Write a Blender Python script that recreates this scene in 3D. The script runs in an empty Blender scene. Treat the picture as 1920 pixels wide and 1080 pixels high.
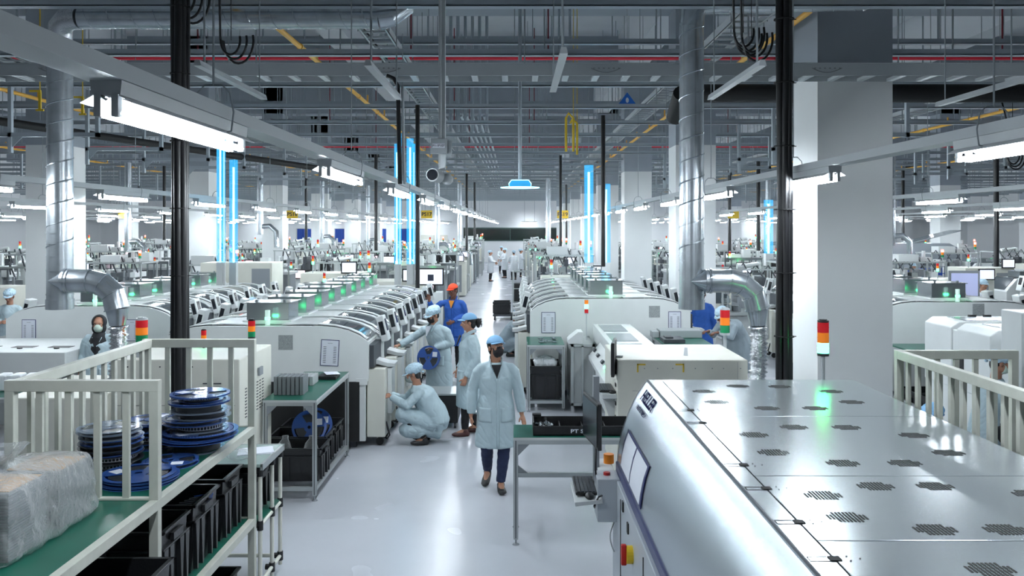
import bpy, math, random
from mathutils import Vector, Matrix, noise, Euler
random.seed(7)
SC = bpy.context.scene
COL = SC.collection
R = math.radians
PI = math.pi
CAM_H = 2.75
F = 1600.0

def P(px, py, d):                       # a point of the photograph at distance d -> world
    return Vector(((px-965)*d/F, d, CAM_H-(py-428)*d/F))

# ---------------------------------------------------------------- materials
def lin(c):
    c = c/255.0
    return c/12.92 if c <= .04045 else ((c+.055)/1.055)**2.4
def rgb(r, g, b): return (lin(r), lin(g), lin(b), 1)
MATS = {}
def mat(name, col, rough=.5, metal=0, noise_amt=0, noise_scale=8, bump=0, bump_scale=40, emit=0, ecol=None, trans=0, alpha=1, coat=0, spec=.5, stretch=None):
    if name in MATS: return MATS[name]
    m = bpy.data.materials.new(name); m.use_nodes = True
    nt = m.node_tree; N = nt.nodes; L = nt.links
    b = N['Principled BSDF']
    b.inputs['Base Color'].default_value = col
    b.inputs['Roughness'].default_value = rough
    b.inputs['Metallic'].default_value = metal
    b.inputs['Specular IOR Level'].default_value = spec
    b.inputs['Coat Weight'].default_value = coat
    if trans: b.inputs['Transmission Weight'].default_value = trans
    if alpha < 1: b.inputs['Alpha'].default_value = alpha
    if emit:
        b.inputs['Emission Color'].default_value = ecol or col
        b.inputs['Emission Strength'].default_value = emit
    if noise_amt or bump:
        tc = N.new('ShaderNodeTexCoord'); mp = N.new('ShaderNodeMapping')
        L.new(tc.outputs['Object'], mp.inputs['Vector'])
        if stretch: mp.inputs['Scale'].default_value = stretch
        if noise_amt:
            n = N.new('ShaderNodeTexNoise'); n.inputs['Scale'].default_value = noise_scale; n.inputs['Detail'].default_value = 4
            L.new(mp.outputs[0], n.inputs['Vector'])
            r = N.new('ShaderNodeValToRGB')
            r.color_ramp.elements[0].position = .3; r.color_ramp.elements[1].position = .7
            r.color_ramp.elements[0].color = tuple(c*(1-noise_amt) for c in col[:3])+(1,)
            r.color_ramp.elements[1].color = tuple(min(1, c*(1+noise_amt)) for c in col[:3])+(1,)
            L.new(n.outputs['Fac'], r.inputs['Fac']); L.new(r.outputs['Color'], b.inputs['Base Color'])
        if bump:
            n2 = N.new('ShaderNodeTexNoise'); n2.inputs['Scale'].default_value = bump_scale; n2.inputs['Detail'].default_value = 3
            L.new(mp.outputs[0], n2.inputs['Vector'])
            bp = N.new('ShaderNodeBump'); bp.inputs['Strength'].default_value = bump; bp.inputs['Distance'].default_value = .01
            L.new(n2.outputs['Fac'], bp.inputs['Height']); L.new(bp.outputs[0], b.inputs['Normal'])
    MATS[name] = m
    return m

WHITE = mat('machine_white', rgb(226, 230, 230), .38, noise_amt=.03, noise_scale=3)
CREAM = mat('machine_cream', rgb(222, 222, 212), .42, noise_amt=.04, noise_scale=3)
OFFW = mat('panel_grey_white', rgb(205, 209, 210), .4)
GREYM = mat('machine_grey', rgb(140, 145, 150), .45)
DGREY = mat('dark_grey', rgb(62, 66, 72), .5)
BLACK = mat('black_plastic', rgb(22, 23, 25), .42, noise_amt=.15, noise_scale=5)
BLACKM = mat('black_matt', rgb(14, 15, 17), .7)
CRATE = mat('crate_black', rgb(26, 27, 30), .38, bump=.15, bump_scale=60)
GREEN = mat('green_mat_top', rgb(26, 94, 78), .28, noise_amt=.10, noise_scale=6)
ALU = mat('aluminium_profile', rgb(190, 195, 196), .35, .55)
PAINTR = mat('rack_paint', rgb(196, 198, 188), .42, noise_amt=.07, noise_scale=9)
GALV = mat('galvanised_sheet', rgb(206, 214, 220), .26, .85, noise_amt=.14, noise_scale=7, bump=.12, bump_scale=9)
GALV2 = mat('galvanised_steel', rgb(165, 174, 182), .42, .6)
FOIL = mat('foil', rgb(228, 231, 235), .2, .95, bump=.6, bump_scale=60)
STEELC = mat('ceiling_steel', rgb(176, 186, 194), .45, .35)
TRAYC = mat('tray_paint', rgb(198, 204, 208), .45, .2)
TRUNK = mat('trunking_paint', rgb(190, 196, 200), .4)
ROD = mat('hanger_rod_zinc', rgb(160, 168, 174), .5, .4)
YPIPE = mat('yellow_pipe', rgb(250, 190, 78), .45)
YEL = mat('yellow_paint', rgb(225, 190, 40), .5)
RPIPE = mat('red_pipe', rgb(228, 36, 60), .45)
TUBE = mat('lit_tube', rgb(255, 255, 255), .3, emit=160, ecol=(.85, .935, 1, 1))
REFL = mat('lamp_reflector', rgb(240, 242, 245), .35)
BLUEL = mat('blue_light', rgb(30, 160, 240), .3, emit=2.2, ecol=(.03, .42, 1, 1))
BLUEW = mat('blue_white_overlay', rgb(150, 230, 255), .3, emit=3.5, ecol=(.35, .85, 1, 1))
SCREEN = mat('screen_dark', rgb(24, 27, 34), .15)
SCR_ON = mat('screen_lit', rgb(220, 225, 240), .3, emit=.8, ecol=(.8, .85, 1, 1))
SCR_PK = mat('screen_pink', rgb(230, 200, 210), .3, emit=1.2, ecol=(1, .72, .8, 1))
SMOKE = mat('smoked_window', rgb(70, 78, 84), .12, 0, coat=.5)
REDL = mat('red_lens', rgb(170, 25, 32), .25, emit=.25, ecol=(.8, .02, .03, 1))
AMBL = mat('amber_lens', rgb(226, 120, 30), .25, emit=.3, ecol=(1, .3, .03, 1))
GRNL = mat('green_lens', rgb(30, 140, 90), .25)
GRNON = mat('green_lens_lit', rgb(60, 255, 130), .25, emit=13, ecol=(.05, 1, .3, 1))
REDON = mat('red_lens_lit', rgb(255, 60, 60), .25, emit=12, ecol=(1, .1, .08, 1))
AMBON = mat('amber_lens_lit', rgb(255, 180, 60), .25, emit=5, ecol=(1, .5, .05, 1))
CLEARL = mat('clear_lens', rgb(215, 235, 228), .15, emit=.35, ecol=(.6, .9, .8, 1))
RED = mat('red_plastic', rgb(190, 35, 30), .35)
ORANGE = mat('orange_plastic', rgb(240, 140, 30), .4)
PAPER = mat('paper', rgb(222, 226, 236), .6)
INK = mat('ink', rgb(38, 42, 60), .6)
NAVY = mat('navy_frame', rgb(36, 44, 96), .35)
NAVYP = mat('navy_print', rgb(22, 26, 62), .95, spec=.05)
STAIN = mat('stainless', rgb(190, 196, 200), .16, .92)
HOOD = mat('oven_silver_paint', rgb(205, 214, 222), .27, .72, noise_amt=.02, noise_scale=2)
OVTOP = mat('oven_top_steel', rgb(212, 220, 224), .22, .78, noise_amt=.02, noise_scale=2, bump=.03, bump_scale=6)
REELB = mat('reel_blue', rgb(52, 84, 150), .25, coat=.3)
REELC = mat('reel_clear', rgb(150, 165, 185), .12, 0, alpha=.55)
REELT = mat('reel_tape', rgb(38, 42, 48), .35)
TRAYM = mat('component_tray', rgb(120, 124, 128), .45)
CARD = mat('cardboard', rgb(196, 158, 120), .7)
SKIN = mat('skin_brown', rgb(176, 128, 104), .5, noise_amt=.05, noise_scale=30)
SKIND = mat('skin_dark', rgb(118, 78, 62), .5, noise_amt=.05, noise_scale=30)
COAT = mat('coat_blue_grey', rgb(186, 206, 214), .75, noise_amt=.04, noise_scale=12, bump=.1, bump_scale=60)
COATG = mat('coat_grey', rgb(150, 164, 172), .8, noise_amt=.05, noise_scale=12, bump=.1, bump_scale=60)
COATB = mat('coat_blue', rgb(38, 88, 170), .75, noise_amt=.08, noise_scale=12, bump=.1, bump_scale=60)
CAPB = mat('cap_blue', rgb(140, 190, 232), .7)
CAPL = mat('cap_pale', rgb(186, 212, 228), .75)
CAPO = mat('cap_orange', rgb(240, 78, 42), .7)
JEANS = mat('jeans', rgb(26, 36, 68), .8, noise_amt=.15, noise_scale=30)
TROUB = mat('trousers_black', rgb(18, 19, 24), .8)
SHOE = mat('shoe_black', rgb(24, 24, 28), .5)
SHOER = mat('shoe_brown_red', rgb(70, 36, 34), .55)
HAIR = mat('hair_black', rgb(20, 18, 20), .5)
MASK = mat('mask_black', rgb(28, 24, 28), .8)
MASKW = mat('mask_pale', rgb(206, 222, 210), .8)
EYEW = mat('eye_white', rgb(215, 210, 205), .3)
LIP = mat('lips', rgb(150, 84, 78), .5)
HIJAB = mat('hijab_dark', rgb(34, 36, 40), .85)
SHIRTY = mat('shirt_mustard', rgb(206, 132, 40), .8)
BLACKC = mat('cable_sleeve', rgb(20, 20, 23), .35)
CURT = mat('blue_curtain', rgb(36, 70, 150), .8)
TAPEY = mat('yellow_tape', rgb(222, 190, 70), .6)

def floor_mat():
    m = bpy.data.materials.new('epoxy_floor'); m.use_nodes = True
    nt = m.node_tree; N = nt.nodes; L = nt.links; b = N['Principled BSDF']
    tc = N.new('ShaderNodeTexCoord')
    n = N.new('ShaderNodeTexNoise'); n.inputs['Scale'].default_value = .8; n.inputs['Detail'].default_value = 6
    L.new(tc.outputs['Object'], n.inputs['Vector'])
    r = N.new('ShaderNodeValToRGB')
    r.color_ramp.elements[0].color = rgb(194, 198, 206); r.color_ramp.elements[1].color = rgb(203, 206, 214)
    r.color_ramp.elements[0].position = .35; r.color_ramp.elements[1].position = .65
    L.new(n.outputs['Fac'], r.inputs['Fac']); L.new(r.outputs[0], b.inputs['Base Color'])
    n2 = N.new('ShaderNodeTexNoise'); n2.inputs['Scale'].default_value = 1.2; n2.inputs['Detail'].default_value = 2
    L.new(tc.outputs['Object'], n2.inputs['Vector'])
    r2 = N.new('ShaderNodeMapRange'); r2.inputs['To Min'].default_value = .22; r2.inputs['To Max'].default_value = .30; b.inputs['Specular IOR Level'].default_value = .4
    L.new(n2.outputs['Fac'], r2.inputs['Value']); L.new(r2.outputs[0], b.inputs['Roughness'])
    n3 = N.new('ShaderNodeTexNoise'); n3.inputs['Scale'].default_value = 1.6; n3.inputs['Detail'].default_value = 3
    L.new(tc.outputs['Object'], n3.inputs['Vector'])
    bp = N.new('ShaderNodeBump'); bp.inputs['Strength'].default_value = .08; bp.inputs['Distance'].default_value = .02
    L.new(n3.outputs['Fac'], bp.inputs['Height']); L.new(bp.outputs[0], b.inputs['Normal'])
    return m
FLOORM = floor_mat()

def film_mat():                          # thin clear plastic film
    m = bpy.data.materials.new('plastic_film'); m.use_nodes = True
    nt = m.node_tree; N = nt.nodes; L = nt.links
    for n in list(N): N.remove(n)
    out = N.new('ShaderNodeOutputMaterial'); t = N.new('ShaderNodeBsdfTransparent'); t.inputs[0].default_value = (.93, .95, .96, 1)
    g = N.new('ShaderNodeBsdfPrincipled'); g.inputs['Base Color'].default_value = rgb(225, 228, 230); g.inputs['Roughness'].default_value = .12
    lw = N.new('ShaderNodeLayerWeight'); lw.inputs[0].default_value = .35
    tc = N.new('ShaderNodeTexCoord'); n = N.new('ShaderNodeTexNoise'); n.inputs['Scale'].default_value = 14; n.inputs['Detail'].default_value = 5
    L.new(tc.outputs['Object'], n.inputs['Vector'])
    bp = N.new('ShaderNodeBump'); bp.inputs['Strength'].default_value = 1; bp.inputs['Distance'].default_value = .03
    L.new(n.outputs['Fac'], bp.inputs['Height']); L.new(bp.outputs[0], g.inputs['Normal']); L.new(bp.outputs[0], lw.inputs['Normal'])
    mr = N.new('ShaderNodeMapRange'); mr.inputs['To Min'].default_value = .12; mr.inputs['To Max'].default_value = .7
    L.new(lw.outputs['Facing'], mr.inputs['Value'])
    mx = N.new('ShaderNodeMixShader'); L.new(mr.outputs[0], mx.inputs[0]); L.new(t.outputs[0], mx.inputs[1]); L.new(g.outputs[0], mx.inputs[2])
    L.new(mx.outputs[0], out.inputs[0])
    return m
FILM = film_mat()
def light_film(name, col, strength, alpha):      # translucent emission for the blue overlay graphics
    m = bpy.data.materials.new(name); m.use_nodes = True
    nt = m.node_tree; N = nt.nodes; L = nt.links
    for n in list(N): N.remove(n)
    out = N.new('ShaderNodeOutputMaterial'); t = N.new('ShaderNodeBsdfTransparent')
    e = N.new('ShaderNodeEmission'); e.inputs[0].default_value = col; e.inputs[1].default_value = strength
    mx = N.new('ShaderNodeMixShader'); mx.inputs[0].default_value = alpha
    L.new(t.outputs[0], mx.inputs[1]); L.new(e.outputs[0], mx.inputs[2]); L.new(mx.outputs[0], out.inputs[0])
    return m
BLUEF = light_film('blue_overlay_column', (.03, .50, 1, 1), 1.5, .34)

# ---------------------------------------------------------------- mesh builder
class MB:
    def __init__(s): s.v = []; s.f = []; s.m = []; s.cur = 0
    def mi(s, i): s.cur = i; return s
    def add(s, vs, fs):
        o = len(s.v); s.v += [tuple(v) for v in vs]
        s.f += [tuple(o+i for i in f) for f in fs]; s.m += [s.cur]*len(fs); return s
    def box(s, x0, x1, y0, y1, z0, z1, M=None):
        vs = [Vector((x, y, z)) for z in (z0, z1) for y in (y0, y1) for x in (x0, x1)]
        if M is not None: vs = [M @ v for v in vs]
        return s.add(vs, [(0, 2, 3, 1), (4, 5, 7, 6), (0, 1, 5, 4), (2, 6, 7, 3), (0, 4, 6, 2), (1, 3, 7, 5)])
    def cbox(s, c, sx, sy, sz, rot=(0, 0, 0)):
        M = Matrix.Translation(c) @ Euler(rot).to_matrix().to_4x4()
        return s.box(-sx/2, sx/2, -sy/2, sy/2, -sz/2, sz/2, M)
    def bar(s, p0, p1, w, h=None, side=None):      # square bar between two points
        h = h or w; p0 = Vector(p0); p1 = Vector(p1); t = (p1-p0).normalized()
        a = Vector(side) if side else (Vector((1, 0, 0)) if abs(t.z) > .9 else Vector((0, 0, 1)).cross(t).normalized())
        b = t.cross(a).normalized(); vs = []
        for p in (p0, p1):
            for i, j in ((-1, -1), (1, -1), (1, 1), (-1, 1)): vs.append(p+a*(w/2*i)+b*(h/2*j))
        return s.add(vs, [(0, 1, 2, 3), (7, 6, 5, 4), (0, 4, 5, 1), (1, 5, 6, 2), (2, 6, 7, 3), (3, 7, 4, 0)])
    def loft(s, pts, rad, seg=12, side=None, caps=True):
        pts = [Vector(p) for p in pts]; n = len(pts); o = len(s.v); fs = []; vs = []
        pa = None
        for i, p in enumerate(pts):
            t = (pts[min(i+1, n-1)]-pts[max(i-1, 0)])
            t = t.normalized() if t.length > 1e-9 else Vector((0, 0, 1))
            if side is not None:
                a = Vector(side)-t*Vector(side).dot(t)
            elif pa is None:
                ref = Vector((0, 0, 1)) if abs(t.z) < .9 else Vector((1, 0, 0)); a = ref.cross(t)
            else: a = pa-t*pa.dot(t)
            if a.length < 1e-6: a = t.orthogonal()
            a.normalize(); pa = a; b = t.cross(a)
            r = rad[i] if isinstance(rad, (list, tuple)) else rad
            rx, ry = r if isinstance(r, (list, tuple)) else (r, r)
            for k in range(seg):
                an = 2*PI*k/seg; vs.append(p+a*(math.cos(an)*rx)+b*(math.sin(an)*ry))
        for i in range(n-1):
            for k in range(seg):
                k2 = (k+1) % seg; fs.append((i*seg+k, i*seg+k2, (i+1)*seg+k2, (i+1)*seg+k))
        if caps:
            fs.append(tuple(range(seg-1, -1, -1))); fs.append(tuple((n-1)*seg+k for k in range(seg)))
        return s.add(vs, fs)
    def cyl(s, p0, p1, r, seg=12, r2=None, caps=True):
        return s.loft([p0, p1], [r, r if r2 is None else r2], seg, caps=caps)
    def caps(s, p0, p1, r0, r1, seg=12):           # tapered capsule
        p0 = Vector(p0); p1 = Vector(p1)
        s.ell(p0, (r0,)*3, seg, 8); s.ell(p1, (r1,)*3, seg, 8)
        return s.cyl(p0, p1, r0, seg, r1)
    def ell(s, c, r, seg=16, rings=10, M=None, keep=None):
        c = Vector(c); vs = []; fs = []
        for i in range(rings+1):
            th = PI*i/rings
            for k in range(seg):
                an = 2*PI*k/seg
                vs.append(Vector((c.x+r[0]*math.sin(th)*math.cos(an), c.y+r[1]*math.sin(th)*math.sin(an), c.z+r[2]*math.cos(th))))
        for i in range(rings):
            for k in range(seg):
                f = (i*seg+k, (i+1)*seg+k, (i+1)*seg+(k+1) % seg, i*seg+(k+1) % seg)
                if i == 0: f = (f[0], f[1], f[2])
                elif i == rings-1: f = (f[0], f[1], f[3])
                if keep and not all(keep(vs[j]) for j in f): continue
                fs.append(f)
        if M is not None: vs = [M @ v for v in vs]
        return s.add(vs, fs)
    def prism(s, prof, a0, a1, axis='y'):          # prof = [(u, w)], extruded
        n = len(prof)
        def pt(u, w, a): return (u, a, w) if axis == 'y' else ((a, u, w) if axis == 'x' else (u, w, a))
        vs = [pt(u, w, a0) for u, w in prof]+[pt(u, w, a1) for u, w in prof]
        fs = [tuple(range(n)), tuple(range(2*n-1, n-1, -1))]
        for i in range(n): j = (i+1) % n; fs.append((i, i+n, j+n, j))
        return s.add(vs, fs)
    def strip(s, prof, a0, a1, th=.004, axis='y'): # open profile given thickness
        out = []
        for i, (u, w) in enumerate(prof):
            p = prof[max(i-1, 0)]; q = prof[min(i+1, len(prof)-1)]
            dx, dy = q[0]-p[0], q[1]-p[1]; l = math.hypot(dx, dy) or 1
            out.append((u-dy/l*th, w+dx/l*th))
        return s.prism(list(prof)+out[::-1], a0, a1, axis)
    def lathe(s, prof, c=(0, 0, 0), seg=24, a0=0, a1=2*PI):
        n = len(prof); full = abs(a1-a0-2*PI) < 1e-6; K = seg if full else seg+1; vs = []; fs = []
        for k in range(K):
            an = a0+(a1-a0)*k/seg
            for r, z in prof: vs.append((c[0]+r*math.cos(an), c[1]+r*math.sin(an), c[2]+z))
        for k in range(seg):
            k2 = (k+1) % K if full else k+1
            for i in range(n-1): fs.append((k*n+i, k2*n+i, k2*n+i+1, k*n+i+1))
        return s.add(vs, fs)
    def build(s, name, mats, parent=None, smooth=False, bevel=0, loc=None, segs=2):
        me = bpy.data.meshes.new(name); me.from_pydata(s.v, [], s.f)
        mats = mats if isinstance(mats, (list, tuple)) else [mats]
        for m in mats: me.materials.append(m)
        me.polygons.foreach_set('material_index', s.m)
        if smooth:
            me.polygons.foreach_set('use_smooth', [True]*len(s.f)); me.update()
            if smooth != 'all': me.set_sharp_from_angle(angle=R(40 if smooth is True else smooth))
        me.update()
        o = bpy.data.objects.new(name, me); COL.objects.link(o)
        if parent: o.parent = parent
        if loc is not None: o.location = loc
        if bevel:
            b = o.modifiers.new('bevel', 'BEVEL'); b.width = bevel; b.segments = segs; b.limit_method = 'ANGLE'
        return o

def tag(o, label=None, cat=None, group=None, kind=None):
    if label: o['label'] = label
    if cat: o['category'] = cat
    if group: o['group'] = group
    if kind: o['kind'] = kind
    return o
def thing(name, label, cat, loc=(0, 0, 0), rz=0, group=None):
    o = bpy.data.objects.new(name, None); COL.objects.link(o); o.location = loc; o.rotation_euler = (0, 0, rz)
    o.empty_display_size = .1
    return tag(o, label, cat, group)
def struct(o): o['kind'] = 'structure'; return o
KIDS = {}
def copy_tree(o, loc=None, rz=None, label=None, group=None, scale=None, parent=None):
    c = o.copy(); COL.objects.link(c)
    if parent: c.parent = parent
    if loc is not None: c.location = loc
    if rz is not None: c.rotation_euler = (0, 0, rz)
    if label: c['label'] = label
    if group: c['group'] = group
    if scale: c.scale = scale
    for ch in list(o.children): copy_tree(ch, parent=c)
    return c
ORD = 'first second third fourth fifth sixth seventh eighth ninth tenth eleventh twelfth thirteenth fourteenth fifteenth sixteenth seventeenth eighteenth nineteenth twentieth'.split()
for t in ORD[:9]: ORD.append('twenty-'+t)
ORD.append('thirtieth')
for t in ORD[:9]: ORD.append('thirty-'+t)
def text_obj(txt, size, m, parent, loc, rot=None, ext=.001, M=None, name='lettering', wide=1, align='CENTER', bold=0):
    cu = bpy.data.curves.new(name, 'FONT'); cu.body = txt; cu.size = size; cu.extrude = ext
    cu.align_x = align; cu.align_y = 'CENTER'; cu.offset = bold; cu.resolution_u = 3
    t = bpy.data.objects.new(name, cu); COL.objects.link(t)
    dg = bpy.context.evaluated_depsgraph_get()
    me = bpy.data.meshes.new_from_object(t.evaluated_get(dg)); bpy.data.objects.remove(t)
    me.materials.clear(); me.materials.append(m)
    o = bpy.data.objects.new(name, me); COL.objects.link(o)
    if parent: o.parent = parent
    if M is not None: o.matrix_local = M
    else: o.location = loc; o.rotation_euler = rot or (0, 0, 0)
    o.scale.x *= wide
    return o
def remesh(o, vox, sm=4, disp=None):
    m = o.modifiers.new('r', 'REMESH'); m.mode = 'VOXEL'; m.voxel_size = vox
    s = o.modifiers.new('s', 'SMOOTH'); s.factor = .5; s.iterations = sm
    dg = bpy.context.evaluated_depsgraph_get()
    me = bpy.data.meshes.new_from_object(o.evaluated_get(dg))
    old = o.data; o.modifiers.clear(); o.data = me; bpy.data.meshes.remove(old)
    if disp:
        nn = [v.normal.copy() for v in me.vertices]
        for v, n_ in zip(me.vertices, nn): v.co += n_*disp(v.co)
    me.polygons.foreach_set('use_smooth', [True]*len(me.polygons)); me.update()
    return o
# ================================================================ people
def V(*a): return Vector(a)
def make_person(label, loc, rz, pose, look, pid, vox=.0085, hi=True):
    """faces local -Y; x>0 is the person's left"""
    J = dict(pelvis=V(0, 0, .86), waist=V(0, 0, 1.0), chest=V(0, .0, 1.18), neck=V(0, .01, 1.345), head=V(0, -.015, 1.49), yaw=0, pitch=0, roll=0,
             shL=V(.165, 0, 1.29), elL=V(.22, .02, 1.04), wrL=V(.235, -.05, .82), shR=V(-.165, 0, 1.29), elR=V(-.22, .02, 1.04), wrR=V(-.235, -.05, .82),
             hdL=V(0, -.15, -1), hdR=V(0, -.15, -1), pnL=V(-1, 0, 0), pnR=V(1, 0, 0),
             hipL=V(.085, 0, .84), knL=V(.095, -.02, .46), anL=V(.10, .02, .08), hipR=V(-.085, 0, .84), knR=V(-.095, -.02, .46), anR=V(-.10, .02, .08),
             ftL=V(.02, -1, 0), ftR=V(-.02, -1, 0), curl=.5, squat=False)
    J.update(pose)
    t = thing('person', label, 'person', loc, rz)
    skin = look.get('skin', SKIN)
    # ---- body
    b = MB(); H = J['head']
    MH = Matrix.Translation(H) @ Euler((J['pitch'], J['roll'], J['yaw'])).to_matrix().to_4x4()
    def he(c, r, seg=20, rings=14): b.ell(c, r, seg, rings, MH)
    he((0, .016, .035), (.072, .088, .08)); he((0, -.018, -.035), (.056, .066, .068)); he((0, -.045, -.082), (.030, .028, .024))
    he((0, -.03, .02), (.062, .062, .05))
    if not look.get('mask'): b.loft([MH @ V(0, -.082, .012), MH @ V(0, -.098, -.012), MH @ V(0, -.106, -.028), MH @ V(0, -.085, -.036)], [.008, .011, .0145, .010], 10)
    for s in (-1, 1):
        he((s*.072, .012, -.006), (.010, .020, .031)); he((s*.036, -.066, -.018), (.022, .018, .018))
    nk = J['neck']; b.caps(nk, MH @ V(0, .015, -.05), .056, .05, 16)
    b.loft([J['pelvis']-V(0, 0, .06), J['pelvis'], J['waist'], J['chest'], nk-V(0, 0, .03)], [(.12, .08), (.15, .10), (.125, .09), (.13, .09), (.07, .06)], 18, side=(1, 0, 0))
    for s in 'LR':
        b.caps(J['sh'+s].lerp(J['neck'], .12)-V(0, 0, .03), J['el'+s], .036, .034, 12); b.caps(J['el'+s], J['wr'+s], .036, .024, 12)
        b.caps(J['hip'+s], J['kn'+s], .075, .05, 12); b.caps(J['kn'+s], J['an'+s], .048, .034, 12)
        # hand
        d = J['hd'+s].normalized(); pn = J['pn'+s]; pn = (pn-d*pn.dot(d)).normalized(); w = d.cross(pn).normalized()
        wr = J['wr'+s]
        thumb_side = w if (w.dot(V(0, -1, 0)) > 0) else -w
        if 'th'+s in J: thumb_side = w if w.dot(J['th'+s]) > 0 else -w
        b.loft([wr-d*.01, wr+d*.02, wr+d*.05, wr+d*.085], [(.022, .017), (.030, .016), (.038, .015), (.036, .013)], 12, side=w)
        cu = J.get('curl'+s, J['curl'])
        for k, (o, L_) in enumerate(((.028, .068), (.0095, .076), (-.0095, .071), (-.028, .056))):
            base = wr+d*.083+thumb_side*o; cur = base-d*.02; dirv = (d+thumb_side*(o*1.6)).normalized(); pts = [cur]; rad = [.0095]
            for q, fl in enumerate((.42, .33, .25)):
                ang = cu*(q+.6)*(1+.08*k); dv = (dirv*math.cos(ang)+pn*math.sin(ang)).normalized()
                cur = (base if q == 0 else cur)+dv*L_*fl; pts.append(cur); rad.append(.0088-.001*q)
            b.loft(pts, rad, 8); b.ell(pts[-1], (rad[-1],)*3, 8, 6)
        tb = wr+d*.03+thumb_side*.024; t1 = tb+(d*.6+thumb_side*.75+pn*.25).normalized()*.034; t2 = t1+(d*.85+thumb_side*.35+pn*.35).normalized()*.028
        b.loft([tb-thumb_side*.01, t1, t2], [.013, .0105, .0085], 8); b.ell(t2, (.0085,)*3, 8, 6)
        b.caps(J['an'+s], J['an'+s]+J['ft'+s].normalized()*.1+V(0, 0, -.04), .035, .03, 10)
    o = b.build('body', skin, t); remesh(o, vox*.75, 2)
    # ---- trousers and shoes
    b = MB()
    for s in 'LR':
        hip, kn, an = J['hip'+s], J['kn'+s], J['an'+s]; b.loft([hip+V(0, 0, .03), hip.lerp(kn, .5), kn, kn.lerp(an, .35), an+V(0, 0, .02)], [.095, .083, .066, .064, .048], 16)
        b.ell(kn, (.066,)*3, 12, 8)
    b.ell(J['pelvis'], (.145, .115, .11), 16, 10)
    o = b.build('trousers', look.get('trousers', JEANS), t); remesh(o, vox, 3, lambda c: .006*noise.noise(V(c.x*16, c.y*16, c.z*22)))
    for s in 'LR':
        an = J['an'+s]; f = J['ft'+s].normalized(); b = MB(); up = V(0, 0, 1)
        if abs(f.z) > .5: up = V(0, -1, 0)
        sd = f.cross(up).normalized(); base = an-up*.045
        b.loft([base-f*.06, base-f*.045, base, base+f*.08, base+f*.14, base+f*.175], [(.022, .02), (.036, .034), (.040, .042), (.046, .034), (.044, .024), (.022, .012)], 16, side=sd)
        b.ell(an-up*.01, (.042, .046, .04), 14, 8)
        o = b.build('shoe', look.get('shoe', SHOE), t); remesh(o, vox*.8, 3)
    # ---- coat
    b = MB(); pe, wa, ch = J['pelvis'], J['waist'], J['chest']
    if not J['squat']:
        hem = J.get('hem', .44); hs = J.get('hemshift', V(0, 0, 0))
        hp = V(pe.x, pe.y, hem)+hs; mid = V(pe.x, pe.y, (hem+pe.z)/2)+hs*.5
        bw = look.get('bulk', 1.0)
        b.loft([hp, mid, pe, wa, ch, nk-V(0, 0, .055), nk-V(0, 0, .01)], [(.225*bw, .165*bw), (.21*bw, .155*bw), (.195*bw, .148*bw), (.165*bw, .128*bw), (.178*bw, .128*bw), (.135, .095), (.075, .07)], 32, side=(1, 0, 0))
    else:
        bw = look.get('bulk', 1.0)
        b.loft([pe-V(0, .0, .09), pe, wa, ch, nk-V(0, 0, .04), nk], [(.17, .14), (.20*bw, .17*bw), (.19*bw, .155*bw), (.19*bw, .145*bw), (.12, .10), (.075, .07)], 28, side=(1, 0, 0))
        for s in 'LR':
            hip, kn = J['hip'+s], J['kn'+s]; b.loft([hip, hip.lerp(kn, .5), kn+V(0, 0, .0)], [(.12, .12), (.115, .12), (.10, .085)], 20)
            b.ell(kn, (.10, .10, .10), 16, 10)
        k0 = (J['knL']+J['knR'])/2
        b.loft([k0+V(0, -.02, -.02), k0.lerp(pe, .4)+V(0, 0, -.1), pe+V(0, .06, -.14)], [(.16, .05), (.19, .12), (.16, .10)], 20, side=(1, 0, 0))
        for p_, r_ in look.get('skirt', []): b.ell(p_, r_, 16, 10)
    for s in 'LR':
        sh, el, wr = J['sh'+s], J['el'+s], J['wr'+s]
        cuff = wr-(wr-el).normalized()*.012
        b.loft([nk.lerp(sh, .35)-V(0, 0, .03), sh-V(sh.x*.08, 0, .024), sh.lerp(el, .25), sh.lerp(el, .6), el], [.05, .057, .061, .061, .056], 16); b.ell(el, (.057,)*3, 14, 8)
        b.loft([el, el.lerp(cuff, .5), cuff], [.057, .054, .044], 16)
    o = b.build('coat', look.get('coat', COAT), t)
    fq = look.get('fold', 1.0)
    remesh(o, vox*1.15, 5, lambda c: fq*(.009*noise.noise(V(c.x*12+pid, c.y*12, c.z*2.5))-.006*(1-abs(noise.noise(V(c.x*9+c.z*5, c.y*9+pid, c.z*8+c.x*6))))**12+.001))
    coat_o = o
    if hi and not J['squat']:
        # collar, placket, pockets, cuffs
        cm = look.get('coat', COAT)
        ct = nk+V(0, -.0, 0)
        b = MB()
        for s in (-1, 1):
            b.loft([ct+V(s*.02, .075, .035), ct+V(s*.065, .03, .035), ct+V(s*.068, -.03, .01), ct+V(s*.06, -.085, -.04), ct+V(s*.03, -.115, -.10)], [(.006, .022), (.006, .026), (.006, .03), (.006, .028), (.005, .014)], 8, side=(s, 0, 0))
        o2 = b.build('collar', cm, t, smooth='all'); remesh(o2, .005, 2)
        sf = MB().prism([(-.055, .0), (.0, -.15), (.05, .0)], -.0, .012).build('shirt_front', look.get('shirt', TROUB), t, loc=None)
        sf.location = ct+V(0, -.128*look.get('bulk', 1), -.02); sf.rotation_euler = (R(-20), 0, 0)
        f = lambda zz, off: V(0, 0, 0)
        from mathutils.bvhtree import BVHTree
        bm_v = [v.co.copy() for v in coat_o.data.vertices]; bm_p = [tuple(p.vertices) for p in coat_o.data.polygons]
        bvh = BVHTree.FromPolygons(bm_v, bm_p)
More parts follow.
